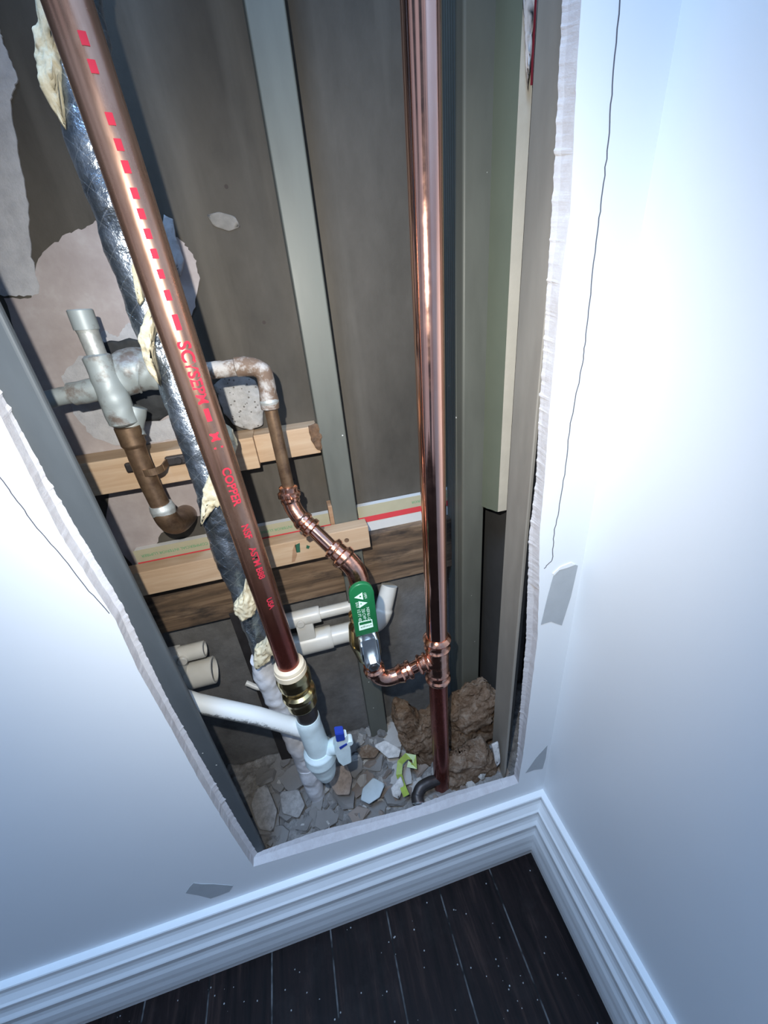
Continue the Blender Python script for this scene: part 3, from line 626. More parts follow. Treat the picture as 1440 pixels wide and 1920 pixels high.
# printing on the grip
YT = YH-0.0003
def HP(u, v): return at(u, v, YT)
def quad(name, pts, mat, parent, dy=0.0002):
    bm = bmesh.new(); prism(bm, [at(u, v, YT) for u, v in pts], Vector((0, -dy, 0))); return put(build(name, bm, mat), parent)
s16 = lambda x, y: (640+x/16, 1080+y/16)
quad('triangle_mark', [s16(385,655), s16(625,490), s16(660,705)], M['white_ink'], gripo)
ycyl('triangle_dot', HP(*s16(565,610)), 0.0011, YT-.0005, YT, 14, M['green'], gripo)
quad('triangle_mark', [s16(510,760), s16(780,795), s16(540,965)], M['white_ink'], gripo)
ycyl('triangle_dot', HP(*s16(590,830)), 0.0010, YT-.0005, YT, 14, M['green_ink'], gripo)
def bandtext(s, a, b, hpx, mat=None, nm='lettering', sx=1.0):
    A_, B_ = HP(*s16(*a)), HP(*s16(*b)); A_.y = B_.y = YT-.0003; L = (B_-A_).length; ex = (B_-A_).normalized(); ey = Vector((0,-1,0)).cross(ex)*-1
    ey = ex.cross(Vector((0, -1, 0))) * -1
    me = text_mesh(s, 1.0); xs = [v.co.x for v in me.vertices]; W = max(xs)-min(xs); ys = [v.co.y for v in me.vertices]; Hh = max(ys)-min(ys)
    hh = hpx/16*(L/math.dist(s16(*a), s16(*b)))
    cx = (max(xs)+min(xs))/2; cy = (max(ys)+min(ys))/2; mid_ = (A_+B_)/2
    for v in me.vertices: v.co = mid_ + ex*((v.co.x-cx)/W*L) + ey*((v.co.y-cy)/Hh*hh)
    put(link(nm, me, mat or M['white_ink']), gripo)
bandtext('OPEN', (695,500), (745,665), 58)
bandtext('SHUT', (455,790), (490,960), 58)
bandtext('1/2 FT 400', (520,1010), (575,1380), 74)
bandtext('250 CWP SI', (650,985), (715,1355), 74)
bandtext('NSF/61-G', (790,935), (835,1300), 68)
quad('label_frame', [s16(510,1390), s16(920,1295), s16(960,1520), s16(540,1640)], M['white_ink'], gripo)
quad('label_window', [s16(535,1405), s16(900,1320), s16(908,1390), s16(545,1480)], M['green'], gripo, 0.0004)
bandtext('viega', (925,1450), (575,1550), 95, M['dark_ink'], 'brand_lettering')

# ------------------------------------------------------------------ new copper offset above the valve
off = thing('copper_offset', at(630,1040,0.08), 'pressed copper offset of two bends linking the old pipe down to the valve', 'pipe')
YO = 0.11
pipe('elbow', [at(676,1110,0.056), at(672,1085,0.057), at(664,1066,0.060), at(650,1050,0.065), at(636,1037,0.071), at(620,1024,0.077)], [(0,.009),(.03,.0142),(.11,.0142),(.15,.0125),(.22,.0128),(.60,.0128),(.66,.0128),(.69,.0155),(.76,.0155),(.79,.0124),(.88,.0122),(.91,.014),(.97,.014),(1,.009)], M['fitting'], off, n=90, smoothp=True)
pipe('pipe', [at(626,1030,0.075), at(572,978,0.096)], rb*0.98, M['copper'], off, n=10)['label'] = 'short straight copper length'
pipe('elbow', [at(588,994,0.090), at(574,982,0.095), at(560,967,0.1), at(549,950,0.105), at(543,930,0.109), at(540,911,YO)], [(0,.009),(.03,.0135),(.10,.0135),(.13,.0112),(.2,.0112),(.23,.0132),(.3,.0125),(.35,.0107),(.66,.0107),(.70,.0118),(.76,.0118),(.79,.0138),(.87,.0138),(.9,.0112),(.98,.0112),(1,.009)], M['fitting'], off, n=90, smoothp=True)
ycyl('press_button', at(548,938,0.092), .0022, 0.0895, 0.1, 14, M['fitting'], off)

# ------------------------------------------------------------------ old copper pipe with its bend
old = thing('old_copper_pipe', at(525,850,YO), 'old brown copper pipe bent over behind the red-lettered pipe, plaster on its top', 'pipe')
ro = 0.0073
pipe('pipe', [at(541,915,YO), at(503,745,YO)], ro, M['aged'], old, n=12)
E_ = [at(508,768,YO), at(503,740,YO), at(500,718,YO), at(494,700,YO), at(480,690,YO), at(462,687,YO), at(440,689,YO)]
pipe('bend', E_, [(0,ro*1.02),(.02,ro*1.32),(.22,ro*1.32),(.3,ro*1.25),(.7,ro*1.25),(.78,ro*1.34),(.98,ro*1.34),(1,ro*1.05)], M['plastered'], old, n=60, smoothp=True, jit=0.0012)
pipe('solder_ring', [at(506,757,YO), at(504,748,YO)], [(0,ro*1.34),(.5,ro*1.42),(1,ro*1.3)], M['solder'], old, n=8)
LH = at(95,752,YO); 
pipe('pipe', [at(452,688,YO), at(380,697,YO), at(300,712,YO)], ro*1.15, M['plastered'], old, n=20, jit=0.001)['label'] = 'plaster-covered horizontal length'

# old grey tee assembly on the left
YG = 0.128
ot = thing('old_pipe_tee', at(210,730,YG), 'old grey-painted pipe tee with an open capped top, standing against the far left wall', 'pipe')
pipe('horizontal_pipe', [at(20,768,YG+.004), at(105,745,YG+.004), at(150,736,YG+.004), at(200,725,YG+.004)], pxr(120,740,YG,33), M['greyfit'], ot, n=20, jit=0.0012)
pipe('horizontal_collar', [at(135,739,YG+.004), at(205,725,YG+.004)], pxr(160,730,YG,42), M['greyfit'], ot, n=12, jit=0.0012)
P_ = lambda u, v, d=0: at(u, v, YG+d)
w1 = pxr(155,600,YG,42)
hollow('cap', P_(163,618), P_(149,580), pxr(150,600,YG,43), pxr(150,600,YG,38), M['greyfit'], ot)
pipe('upper_pipe', [P_(182,665), P_(160,610)], [(0, pxr(170,650,YG,34)), (.75, pxr(165,620,YG,36)), (1, pxr(158,606,YG,42))], M['solder'], ot, n=20)['label'] = 'shiny grey upper pipe'
pipe('body', [P_(234,798), P_(226,778), P_(205,725), P_(190,690), P_(178,664)], [(0, pxr(230,790,YG,34)), (.04, pxr(230,790,YG,48)), (.4, pxr(210,740,YG,52)), (.97, pxr(180,670,YG,46)), (1, pxr(180,665,YG,34))], M['greyfit'], ot, n=40, jit=0.0015)
pipe('branch_stub', [P_(205,715,.01), P_(258,695,.02), P_(305,712,.02)], [(0,.016),(.3,.021),(.62,.023),(.8,.019),(1,.012)], M['greyfit'], ot, n=40, smoothp=True, jit=0.003)['label'] = 'lumpy plastered side stub'
pipe('lower_stub', [P_(252,760,.012), P_(243,800,.008), P_(250,822,.004)], [(0,.013),(.6,.014),(1,.0135)], M['greyfit'], ot, n=20, smoothp=True, jit=0.002)
pipe('collar', [P_(238,800), P_(253,838)], [(0, pxr(240,810,YG,44)), (.6, pxr(245,820,YG,43)), (.85, pxr(250,830,YG,43)), (1, pxr(252,838,YG,37))], M['aged'], ot, n=20)
pipe('lower_pipe', [P_(250,830), P_(262,862), P_(285,915), P_(306,958)], pxr(280,890,YG,35), M['aged'], ot, n=20)['label'] = 'brown lower copper pipe'
pipe('elbow', [P_(303,950), P_(311,968), P_(322,980,.006), P_(334,980,.02), P_(345,970,.045), P_(348,966,.066)], [(0, pxr(305,955,YG,37)), (.1, pxr(305,955,YG,41)), (1, pxr(330,970,YG+.03,42))], M['aged'], ot, n=40, smoothp=True)
pipe('solder_ring', [P_(301,945), P_(309,963)], [(0, pxr(305,955,YG,40)), (.5, pxr(305,955,YG,44)), (1, pxr(305,955,YG,41))], M['solder'], ot, n=10, jit=0.001)
# strap
st = thing('pipe_clip', at(282,880,YL), 'dark two-eared clip holding the brown stub to the upper pine rail', 'clip')
pc = P_(285,880); 
bm = bmesh.new(); rr = pxr(280,880,YG,35)+.0015; k = 16; rows = []
for i in range(k+1):
    a = PI*i/k; p = Vector((pc.x - rr*math.cos(a), YG - rr*math.sin(a), pc.z)); rows.append([bm.verts.new(p+Vector((0,0,dz))) for dz in (-.004,.004)])
for i in range(2, 0, -1): pass
for a, b in zip(rows[:-1], rows[1:]): bm.faces.new([a[0], a[1], b[1], b[0]])
o_ = build('band', bm, M['aged']); m_ = o_.modifiers.new('s', 'SOLIDIFY'); m_.thickness = 0.001; put(o_, st)
for sx in (-1, 1):
    cx_ = pc.x + sx*(rr+.010); bm = bmesh.new(); box(bm, cx_-.012, cx_+.012, YG-.001+.020, YG+.0265, pc.z-.0055, pc.z+.0055, .002)
    put(build('ear', bm, M['darkpipe']), st); ycyl('screw', Vector((cx_+sx*.003, 0, pc.z)), .004, YG+.016, YG+.021, 12, M['darkpipe'], st)
    bm = bmesh.new(); box(bm, pc.x+sx*rr-.0008, pc.x+sx*rr+.0008, YG, YG+.022, pc.z-.004, pc.z+.004); put(build('side', bm, M['aged']), st)

# ------------------------------------------------------------------ red-lettered copper pipe
LP0, LP1 = at(543,1250,0.045), at(126,0,0.040)
dd = (LP1-LP0).normalized(); top = LP0 + dd*1.9
rl = pxr(440,940,YR,40)
lp = thing('copper_pipe', LP0, 'long dull copper pipe with red lettering, leaning up to the upper left', 'pipe')
mids = [LP0, at(461,1002,0.044), at(338,640,0.043), at(237,333,0.041), LP1]; mids.append(LP1 + (LP1-mids[3])*1.2); mids.append(mids[-1] + (mids[-1]-LP1)*1.2)
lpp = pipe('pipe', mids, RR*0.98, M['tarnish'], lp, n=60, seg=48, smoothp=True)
def on_pipe(me, s0u, s0v, ang, rad=RR*0.98+.0004):
    """wrap a flat mesh (x along the pipe downward, y around) on the pipe at pixel u,v"""
    o = min(range(len(CP)), key=lambda i: (CP[i]-at(s0u, s0v, 0.043)).length)
    return o
CP = catmull(mids, 40)
def wrap(me, idx_len, name, mat, ang0):
    Ls = [0]
    for i in range(1, len(CP)): Ls.append(Ls[-1] + (CP[i]-CP[i-1]).length)
    for v in me.vertices:
        s = idx_len - v.co.x; j = max(1, min(len(Ls)-1, next((i for i, q in enumerate(Ls) if q >= s), len(Ls)-1)))
        p = CP[j-1].lerp(CP[j], (s-Ls[j-1])/max(1e-9, Ls[j]-Ls[j-1])); t = (CP[j]-CP[j-1]).normalized()
        f = Vector((0,-1,0)); f = (f - t*f.dot(t)).normalized(); sd = t.cross(f)
        if sd.x < 0: sd = -sd
        a = ang0 + v.co.y/(RR*.98); v.co = p + (f*math.cos(a) + sd*math.sin(a))*(RR*.98+.0004)
    me.name = name; put(link(name, me, mat), lpp)
def arclen(u, v):
    q = at(u, v, 0.043); best = min(range(len(CP)), key=lambda i: (CP[i]-q).length); s = 0
    for i in range(1, best+1): s += (CP[i]-CP[i-1]).length
    return s
def rectmesh(L_, W_):
    bm = bmesh.new(); nx, ny = 6, 4
    vs = [[bm.verts.new(((i/nx-.5)*L_, (j/ny-.5)*W_, 0)) for j in range(ny+1)] for i in range(nx+1)]
    for i in range(nx):
        for j in range(ny): bm.faces.new([vs[i][j], vs[i+1][j], vs[i+1][j+1], vs[i][j+1]])
    me = bpy.data.meshes.new('r'); bm.to_mesh(me); bm.free(); return me
for u, v, L_ in ((165,100,.012),(185,150,.012),(208,240,.012),(224,285,.012),(238,328,.013),(253,370,.012),(267,408,.012),(278,445,.012),(291,482,.012),(303,520,.012),(316,557,.014),(333,605,.022),(388,770,.022),(402,808,.010)):
    wrap(rectmesh(L_*.52, .0044), arclen(u, v), 'red_mark', M['red_ink'], 0.34)
for s, u, v, sz in (('SC', 350, 655, .014), ('VSEP', 367, 705, .013), ('M', 381, 743, .012), ('M 1', 405, 822, .011), ('COPPER', 430, 905, .011), ('NSF', 452, 985, .010), ('ASTM B88', 470, 1045, .0095), ('USA', 495, 1120, .0085)):
    me = text_mesh(s, sz, 0.03*sz); bm = bmesh.new(); bm.from_mesh(me); bmesh.ops.triangulate(bm, faces=bm.faces); bm.to_mesh(me); bm.free()
    wrap(me, arclen(u, v), 'red_lettering', M['red_ink'], 0.30)
# brass coupling below it
bc = thing('brass_coupling', at(558,1285,YR), 'brass compression coupling with a cream collar under the red-lettered pipe', 'coupling')
c0, c1 = at(540,1243,YR), at(573,1330,YR)
pipe('collar', [at(541,1243,YR), at(547,1262,YR)], [(0,RR*1.02),(.1,RR*1.33),(.3,RR*1.38),(.36,RR*1.28),(.42,RR*1.42),(.9,RR*1.45),(1,RR*1.3)], M['wool'], bc, n=30)
M['collar'] = simple('cream_plastic', (0.70, 0.60, 0.44), 0.35, var=0.05, bump=0.05); bc.children[0].data.materials[0] = M['collar']
pipe('body', [at(546,1258,YR), at(569,1321,YR)], [(0,RR*1.45),(.12,RR*1.56),(.30,RR*1.52),(.42,RR*1.22),(.50,RR*1.22),(.54,RR*1.5),(.62,RR*1.58),(.72,RR*1.48),(.92,RR*1.42),(1,RR*1.1)], M['brass'], bc, n=50)
pipe('outlet', [at(567,1314,YR), at(580,1352,YR)], RR*1.05, M['darkpipe'], bc, n=8)

# white painted stop valve, and the sloping pipe that joins it
sv = thing('stop_valve', at(598,1410,YR), 'thickly white-painted stop valve with a blue-tipped side handle', 'valve')
pipe('inlet', [at(576,1342,YR), at(580,1360,YR), at(600,1412,YR)], [(0,RR*1.12),(.08,RR*1.2),(1,RR*1.22)], M['whitepaint'], sv, n=20, jit=.0007)
pipe('body', [at(597,1402,YR), at(602,1420,YR), at(611,1446,YR), at(615,1456,YR)], [(0,RR*1.3),(.08,RR*1.62),(.30,RR*1.66),(.42,RR*1.45),(.72,RR*1.2),(.9,RR*.95),(.97,RR*.6),(1,RR*.2)], M['whitepaint'], sv, n=50, smoothp=True, jit=.0008)
pipe('bonnet', [at(603,1408,YR), at(634,1396,YR-.008)], [(0,.016),(.4,.013),(.6,.0115),(.8,.0125),(1,.0125)], M['whitepaint'], sv, n=20, jit=.0006)
hp = at(643,1393,YR-.010)
bm = bmesh.new(); hh_ = [at(629,1372,.034), at(648,1366,.034), at(655,1392,.034), at(657,1416,.034), at(641,1423,.034), at(633,1416,.034), at(626,1398,.034)]
prism(bm, hh_, Vector((0,-.012,0))); bmesh.ops.bevel(bm, geom=list(bm.edges), offset=.0012, segments=2, affect='EDGES'); hnd = put(build('handle', bm, M['whitepaint'], angle=35), sv)
bm = bmesh.new(); prism(bm, [at(626,1362,.033), at(642,1360,.033), at(645,1373,.033), at(629,1377,.033)], Vector((0,-.013,0))); bmesh.ops.bevel(bm, geom=list(bm.edges), offset=.001, segments=2, affect='EDGES'); put(build('handle_tip', bm, M['blue'], angle=35), hnd)
bm = bmesh.new(); prism(bm, [at(636,1401,.0215), at(650,1393,.0215), at(651,1396,.0215), at(638,1405,.0215)], Vector((0,-.0006,0))); put(build('handle_mark', bm, M['blue']), hnd)
ycyl('handle_screw', at(655,1387,.028), .005, .0215, .034, 10, M['whitepaint'], sv)
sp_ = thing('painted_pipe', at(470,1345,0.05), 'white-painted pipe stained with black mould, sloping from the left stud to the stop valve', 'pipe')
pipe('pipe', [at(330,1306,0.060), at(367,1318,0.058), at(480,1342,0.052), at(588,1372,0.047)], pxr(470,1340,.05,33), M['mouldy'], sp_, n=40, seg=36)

# ------------------------------------------------------------------ foil-wrapped insulated pipe
YW = 0.098
fw = thing('foil_wrapped_pipe', at(585,1490,YW), 'foil-wrapped insulated pipe behind the red-lettered pipe, yellow wool poking out', 'pipe')
fpts = [(108,-180),(128,-30),(150,110),(178,255),(215,370),(252,490),(300,625),(345,745),(385,870),(424,1010),(458,1110),(485,1190),(499,1240)]
frad = pxr(420,1010,YW,62)
pipe('foil_jacket', [at(u, v, YW+.006*math.sin(i*1.3)) for i, (u, v) in enumerate(fpts)], [(0,frad*1.0),(.5,frad*.95),(.62,frad*.92),(.72,frad*.96),(.8,frad*.86),(.93,frad*.80),(1,frad*.76)], M['foil'], fw, n=160, seg=40, smoothp=True, jit=.0028)
_q = at(108,-180,YW); _d = (_q - at(142,90,YW)).normalized()
pipe('upper_jacket', [_q - _d*.03, _q + _d*1.0], frad*.99, M['foil'], fw, n=60, seg=32, jit=.0028)
pipe('taped_end', [at(u, v, YW) for u, v in ((490,1232),(512,1295),(535,1345),(560,1400),(578,1450),(590,1480))], [(0,frad*.86),(.1,frad*.92),(.3,frad*.80),(.5,frad*.78),(.6,frad*.92),(.75,frad*.74),(1,frad*.7)], M['tape'], fw, n=100, seg=36, smoothp=True, jit=.003)['label'] = 'crumpled white tape wrapping'
pipe('lower_jacket', [at(u, v, YW) for u, v in ((574,1435),(590,1478),(600,1515))], [(0,frad*.78),(.2,frad*.86),(.3,frad*.76),(.5,frad*.84),(.62,frad*.76),(.8,frad*.84),(1,frad*.75)], M['tape'], fw, n=50, seg=32, smoothp=True, jit=.002)
def wool(pts, Y, th, seed): put(blob('wool_tuft', at_poly(pts, Y), th, M['wool'], amp=0.30, freq=60, sub=5, seed=seed, fuzz=.05), fw)
wool([(66,-60),(140,-80),(125,20),(126,80),(124,120),(122,165),(132,250),(137,268),(120,240),(96,200),(84,150),(70,120),(66,70),(72,20)], YW-.012, .02, 1)
wool([(270,592),(290,565),(296,590),(288,640),(290,690),(303,725),(285,705),(268,668),(260,640)], YW-.024, .014, 2)
wool([(392,888),(408,880),(412,930),(405,950),(385,972),(377,990),(378,950),(380,915)], YW-.028, .012, 3)
wool([(408,905),(420,935),(408,952),(398,945)], YW-.03, .008, 9)
wool([(460,1085),(482,1120),(478,1150),(452,1160),(440,1150),(440,1130),(455,1112)], YW-.024, .018, 4)
wool([(505,1180),(520,1210),(505,1238),(480,1250),(475,1235),(478,1215),(500,1200)], YW-.024, .018, 5)
wool([(418,792),(436,805),(444,835),(436,868),(428,860),(420,830),(412,810)], YW+.01, .014, 6)
wool([(255,470),(262,520),(270,560),(262,575),(252,540),(248,500)], YW-.02, .008, 7)

# ------------------------------------------------------------------ dark upright and white plumbing behind
YK = 0.172
dk = thing('black_upright', at(480,1300,YK), 'black upright bar with a pale ring below the dark plank, behind the foil pipe', 'bar')
bx0, bx1 = at(437,1175,YK).x, at(470,1165,YK).x
bm = bmesh.new(); box(bm, bx0, bx1, YK, YK+.02, .13, at(440,1150,YK).z, .001); put(build('bar', bm, M['darkpipe']), dk)
pipe('ring', [Vector(((bx0+bx1)/2-.024, YK-.004, at(480,1272,YK).z)), Vector(((bx0+bx1)/2, YK-.012, at(480,1282,YK).z)), Vector(((bx0+bx1)/2+.024, YK-.004, at(495,1272,YK).z))], .0045, M['pvc'], dk, smoothp=True, n=20)
YQ = 0.160
pl_ = thing('pvc_fitting', at(370,1250,YQ), 'white double plastic pipe fitting with two open ends, beside the left stud', 'pipe fitting')
rA = pxr(400,1258,YQ,50); rB = pxr(380,1218,YQ,31)
zA = at(375,1262,YQ).z; zB = at(360,1222,YQ).z; xA = at(404,1258,YQ).x; xB = at(384,1215,YQ).x; xL = -0.56
hollow('lower_socket', Vector((at(350,1262,YQ).x, YQ, zA)), Vector((xA, YQ, zA)), rA, rA*.84, M['pvc'], pl_)
hollow('upper_socket', Vector((at(335,1225,YQ).x, YQ, zB)), Vector((xB, YQ, zB)), rB, rB*.72, M['pvc'], pl_)
xL = -0.66
bm = bmesh.new(); box(bm, xL, at(352,1250,YQ).x, YQ-rA*.62, YQ+rA*.5, zA-rA*.95, zB+rB*.95, .004); put(build('body', bm, M['pvc'], angle=30), pl_)
ycyl('boss', Vector((at(340,1213,YQ).x, 0, zB)), rB*.55, YQ-rA*.62-.004, YQ, 20, M['pvc'], pl_)
YS = 0.168
pr = thing('pvc_pipes', at(620,1180,YS), 'pair of white plastic pipes with a double fitting, behind the green valve handle', 'pipe')
P2 = lambda u, v: at(u, v, YS)
r1_, r2_ = pxr(590,1200,YS,44), pxr(570,1160,YS,31)
zl = at(600,1198,YS).z; zu = at(580,1155,YS).z
xs_ = [at(540,1210,YS).x, at(622,1190,YS).x, at(672,1175,YS).x, at(600,1150,YS).x]
V3 = Vector
def hp_(name, xa_, xb_, z, r): return pipe(name, [V3((xa_, YS, z)), V3((xb_, YS, z))], [(0, r*.96), (.03, r), (.97, r), (1, r*.96)], M['pvc'], pr, n=12)
hp_('lower_socket', xs_[0], xs_[1], zl, r1_); hp_('lower_pipe', xs_[1]-.01, at(700,1165,YS).x, zl, r1_*.84)
hp_('upper_socket', at(535,1175,YS).x, xs_[3], zu, r2_); hp_('upper_pipe', xs_[3]-.01, at(700,1120,YS).x, zu, r2_*.70)
bm = bmesh.new(); box(bm, at(560,1190,YS).x, at(590,1180,YS).x, YS-r2_*.9, YS+r2_*.5, zl, zu, .002); put(build('web', bm, M['pvc'], angle=30), pr)
ycyl('boss', V3((at(562,1157,YS).x, 0, zu)), r2_*.45, YS-r2_-.003, YS, 18, M['pvc'], pr)
pipe('elbow', [V3((at(692,1165,YS).x, YS+.006, zl)), P2(706,1166), P2(716,1150), at(724,1122,.174), at(730,1097,.181)], [(0,r1_*.8),(.3,r1_*.84),(.5,r1_*.84),(.54,r1_*.74),(1,r1_*.7)], M['pvc'], pr, n=40, smoothp=True)

# ------------------------------------------------------------------ rubble on the cavity floor
bm = bmesh.new(); nx, ny = 150, 50; X_a, X_b = -0.60, 0.06; Ya_, Yb_ = TH+.0005, YB-.0045
def hgt(x, y):
    q = Vector((x, y, 0)); h = .228 + .014*noise.noise(q*14) + .010*noise.noise(q*34) + .006*noise.noise(q*80) + .003*noise.noise(q*170)
    return h + .02*max(0, (y-.10)/.1)*0.6
vs = [[bm.verts.new((X_a+(X_b-X_a)*i/nx, Ya_+(Yb_-Ya_)*j/ny, hgt(X_a+(X_b-X_a)*i/nx, Ya_+(Yb_-Ya_)*j/ny))) for j in range(ny+1)] for i in range(nx+1)]
for i in range(nx):
    for j in range(ny): bm.faces.new([vs[i][j], vs[i+1][j], vs[i+1][j+1], vs[i][j+1]])
bd = [e for e in bm.edges if e.is_boundary]; r_ = bmesh.ops.extrude_edge_only(bm, edges=bd)
for v in [g for g in r_['geom'] if isinstance(g, bmesh.types.BMVert)]: v.co.z = .12
o = build('rubble_bed', bm, M['dust'], smooth=True); tag(o, 'grey dust and fine plaster rubble covering the bottom of the wall cavity', 'rubble', kind='stuff')
def chunk_mesh(seed, flat):
    rg = random.Random(seed); bm = bmesh.new(); k = rg.randint(5, 8); P = []
    for i in range(k):
        a = 2*PI*i/k + rg.uniform(-.3, .3); r = rg.uniform(.6, 1.1); P.append(V3((r*math.cos(a), r*rg.uniform(.7, 1)*math.sin(a), 0)))
    prism(bm, P, V3((0, 0, flat)))
    for v in bm.verts: v.co += V3((rg.uniform(-.1, .1), rg.uniform(-.1, .1), rg.uniform(-.1, .1)*flat))
    bmesh.ops.triangulate(bm, faces=bm.faces); bmesh.ops.subdivide_edges(bm, edges=bm.edges, cuts=2, use_grid_fill=True)
    for v in bm.verts: v.co += v.co.normalized()*.09*noise.noise(v.co*2.6+V3((seed, 0, 0)))
    bmesh.ops.recalc_face_normals(bm, faces=bm.faces)
    me = bpy.data.meshes.new('plaster_chunk'); bm.to_mesh(me); bm.free(); return me
protos = {}
for mn in ('chunk_grey', 'chunk_white', 'chunk_brown'):
    protos[mn] = []
    for s in range(7):
        me = chunk_mesh(s + 10*len(mn), .28 if s < 4 else .7); me.materials.append(M[mn]); protos[mn].append(me)
rg = random.Random(21)
LAB = {'chunk_grey': 'grey broken plaster chunk among the rubble at the cavity bottom', 'chunk_white': 'whitish broken plaster chunk among the rubble at the cavity bottom', 'chunk_brown': 'brownish broken plaster chunk among the rubble at the cavity bottom'}
placed = []; CH = []
def chunk(x, y, s, mn, tiltmax=.5, lift=.35):
    me = rg.choice(protos[mn][:4] if s > .016 else protos[mn]); o = bpy.data.objects.new('plaster_chunk', me); COL.objects.link(o)
    o.location = (x, y, hgt(x, y) + s*.08*lift); o.scale = (s, s, s*rg.uniform(.7, 1.1)); o.rotation_euler = (rg.uniform(-tiltmax, tiltmax), rg.uniform(-tiltmax, tiltmax), rg.uniform(0, 6.28))
    CH.append((o, mn, s)); tag(o, 'small ' + LAB[mn], 'plaster', {'chunk_grey': 'grey plaster rubble', 'chunk_white': 'whitish plaster rubble', 'chunk_brown': 'brownish plaster rubble'}[mn]); placed.append((x, y, s))
tries = 0
while len(placed) < 52 and tries < 4000:
    tries += 1; x = rg.uniform(-.53, -.07); y = rg.uniform(.035, .18); s = rg.uniform(.018, .034)
    if y - s < TH+.003 or y+s > YB-.006: continue
    if all(math.hypot(x-a, y-b) > (s+c)*.62 for a, b, c in placed): chunk(x, y, s, 'chunk_grey' if x < -.36 or rg.random() < .35 else rg.choice(['chunk_white', 'chunk_brown', 'chunk_grey']), .28)
nb = len(placed); tries = 0
while len(placed) < nb + 190 and tries < 9000:
    tries += 1; x = rg.uniform(-.53, -.06); y = rg.uniform(.024, .185); s = rg.uniform(.005, .013)
    if y - s < TH+.001 or y+s > YB-.006: continue
    if all(math.hypot(x-a, y-b) > (s+c)*.5 for a, b, c in placed[nb:]): chunk(x, y, s, 'chunk_grey' if rg.random() < (.8 if x < -.38 else .3) else rg.choice(['chunk_white', 'chunk_white', 'chunk_brown']), .9, 2.2)
UP3 = V3((0, -.35, 1))
MARKS = [('foil pipe', atz(590,1490,.24)), ('stop valve', atz(612,1455,.26)), ('copper riser', foot), ('middle stud', V3((-.20, .17, .25))),
         ('left stud', V3((-.50, .03, .24))), ('lime green strip', atz(762,1455,.26)), ('black pipe elbow', atz(790,1480,.25)), ('bluish board shard', atz(698,1483,.26)), ('black upright bar', V3((-.44, .17, .24)))]
ORD = ['nearest', 'second nearest', 'third nearest', 'fourth nearest', 'fifth nearest', 'sixth nearest', 'seventh nearest', 'eighth nearest', 'ninth nearest', 'tenth nearest', 'eleventh nearest', 'twelfth nearest']
GN = {'chunk_grey': 'grey', 'chunk_white': 'whitish', 'chunk_brown': 'brownish'}; near = {}
for o, mn, s in CH[:nb]:
    d, nm_ = min((math.hypot(o.location.x-p.x, o.location.y-p.y), k) for k, p in MARKS); near.setdefault((mn, nm_), []).append((d, o))
for (mn, nm_), L in near.items():
    for i, (d, o) in enumerate(sorted(L, key=lambda q: q[0])): o['label'] = 'large %s plaster chunk, %s of its colour to the %s' % (GN[mn], ORD[i], nm_); o['group'] = 'large plaster chunks'
def shard(name, pts, z, th, mat, label, cat, nrm=UP3, amp=.2, freq=50, sub=4, seed=0):
    P0 = atz(*pts[0], z); n_ = nrm.normalized(); P = []
    c0 = atz(sum(p[0] for p in pts)/len(pts), sum(p[1] for p in pts)/len(pts), z)
    for u, v in pts:
        d = ray(u, v); t = (c0-CAM).dot(n_)/d.dot(n_); P.append(CAM + d*t)
    o = blob(name, P, th, mat, nrm=n_, amp=amp, freq=freq, sub=sub, flat=.35, seed=seed); return tag(o, label, cat)
shard('board_shard', [(680,1478),(700,1458),(722,1470),(712,1495),(692,1508),(676,1500)], .262, .006, M['shard_blue'], 'bluish-grey flat board shard in the middle of the rubble', 'plaster', amp=.05)
shard('board_shard', [(700,1398),(722,1388),(752,1405),(748,1420),(728,1422)], .262, .006, M['chunk_white'], 'pale flat shard lying between the stop valve and the insulation', 'plaster', seed=2, amp=.1)
shard('board_shard', [(733,1478),(752,1455),(757,1470),(748,1498),(736,1492)], .266, .006, M['chunk_white'], 'white upright shard left of the lime green plastic strip', 'plaster', nrm=V3((0,-1,.5)), seed=3, amp=.1)
shard('board_shard', [(668,1405),(690,1395),(712,1408),(703,1421),(678,1422)], .262, .006, M['batt'], 'brown flat shard just right of the stop valve handle', 'plaster', seed=4, amp=.1)
shard('board_shard', [(480,1480),(500,1470),(520,1520),(512,1560),(485,1555),(470,1510)], .25, .006, M['chunk_grey'], 'large flat grey slab beside the foot of the left stud', 'plaster', seed=5, amp=.1)
shard('board_shard', [(524,1485),(560,1480),(572,1510),(560,1535),(530,1525)], .25, .006, M['chunk_grey'], 'broad flat grey slab left of the foil pipe foot', 'plaster', seed=6, amp=.1)
shard('board_shard', [(620,1440),(650,1432),(660,1460),(655,1490),(632,1492),(618,1470)], .262, .008, M['chunk_brown'], 'pinkish brown chunk directly right of the stop valve tip', 'plaster', seed=7, amp=.3)
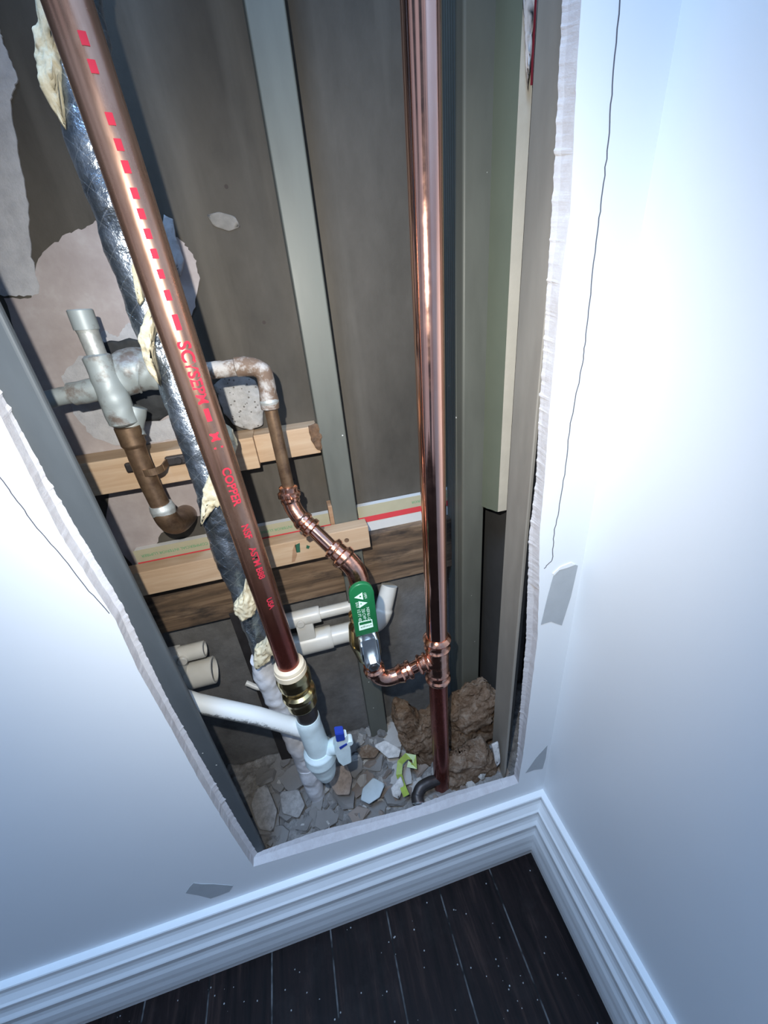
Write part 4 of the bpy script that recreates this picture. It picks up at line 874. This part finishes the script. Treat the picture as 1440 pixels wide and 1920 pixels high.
# wood scrap, lime strip, black elbow
shard('wood_scrap', [(733,1294),(740,1291),(776,1302),(775,1307),(735,1300)], .272, .006, M['brownwood'], 'thin brown wood scrap behind the riser, right of the middle stud', 'wood', amp=.05)
shard('plaster_chip', [(735,1300),(768,1305),(776,1300),(773,1312),(765,1316),(745,1307)], .268, .006, M['chunk_white'], 'small white chip under the brown wood scrap', 'plaster', seed=8)
ls_ = [(764,1432),(778,1437),(776,1420),(762,1418),(750,1430),(748,1452),(757,1480),(762,1492)]
o = ribbon('plastic_strip', [atz(u, v, .268 + (.006 if i in (2,3,4) else 0)) for i, (u, v) in enumerate(ls_)], .011, V3((0,-.5,.86)), .0015, M['lime']); tag(o, 'hooked lime green plastic strip lying on the rubble near the riser foot', 'strip')
be = thing('black_elbow', atz(795,1480,.255), 'small black pipe elbow with a metal ring, beside the riser foot', 'elbow')
pipe('elbow', [atz(822,1462,.258), atz(806,1466,.262), atz(789,1476,.262), atz(782,1492,.256), atz(783,1503,.252)], [(0,.008),(.1,.0085),(.8,.0095),(.85,.0105),(1,.0105)], M['darkpipe'], be, n=40, smoothp=True, jit=.0008)
pipe('ring', [atz(783,1500,.253), atz(784,1506,.250)], [(0,.010),(.5,.0118),(1,.0105)], M['steel'], be, n=10)
# insulation batts
def batt(pts, Y, th, seed, label): o = blob('insulation_batt', at_poly(pts, Y), th, M['batt'], amp=.30, freq=26, sub=6, seed=seed, flat=.75, fuzz=.05); tag(o, label, 'insulation', 'brown insulation lumps')
batt([(733,1345),(740,1322),(765,1318),(790,1345),(828,1330),(830,1400),(815,1440),(780,1425),(755,1400),(745,1370)], .112, .05, 1, 'brown wool insulation lump just left of the riser foot')
batt([(838,1322),(852,1305),(880,1290),(912,1276),(926,1290),(928,1330),(936,1380),(905,1392),(860,1400),(838,1398)], .100, .05, 2, 'brown wool insulation lump at the foot of the ribbed right stud')
batt([(836,1420),(868,1402),(905,1392),(928,1412),(932,1440),(905,1462),(875,1470),(838,1492),(830,1460)], .050, .04, 3, 'brown wool insulation lump in the front right corner of the cavity')
shard('board_shard', [(922,1396),(934,1390),(938,1428),(930,1438)], .30, .006, M['chunk_white'], 'white upright shard beside the pale right stud foot', 'plaster', nrm=V3((0,-1,.2)), seed=9, amp=.1)
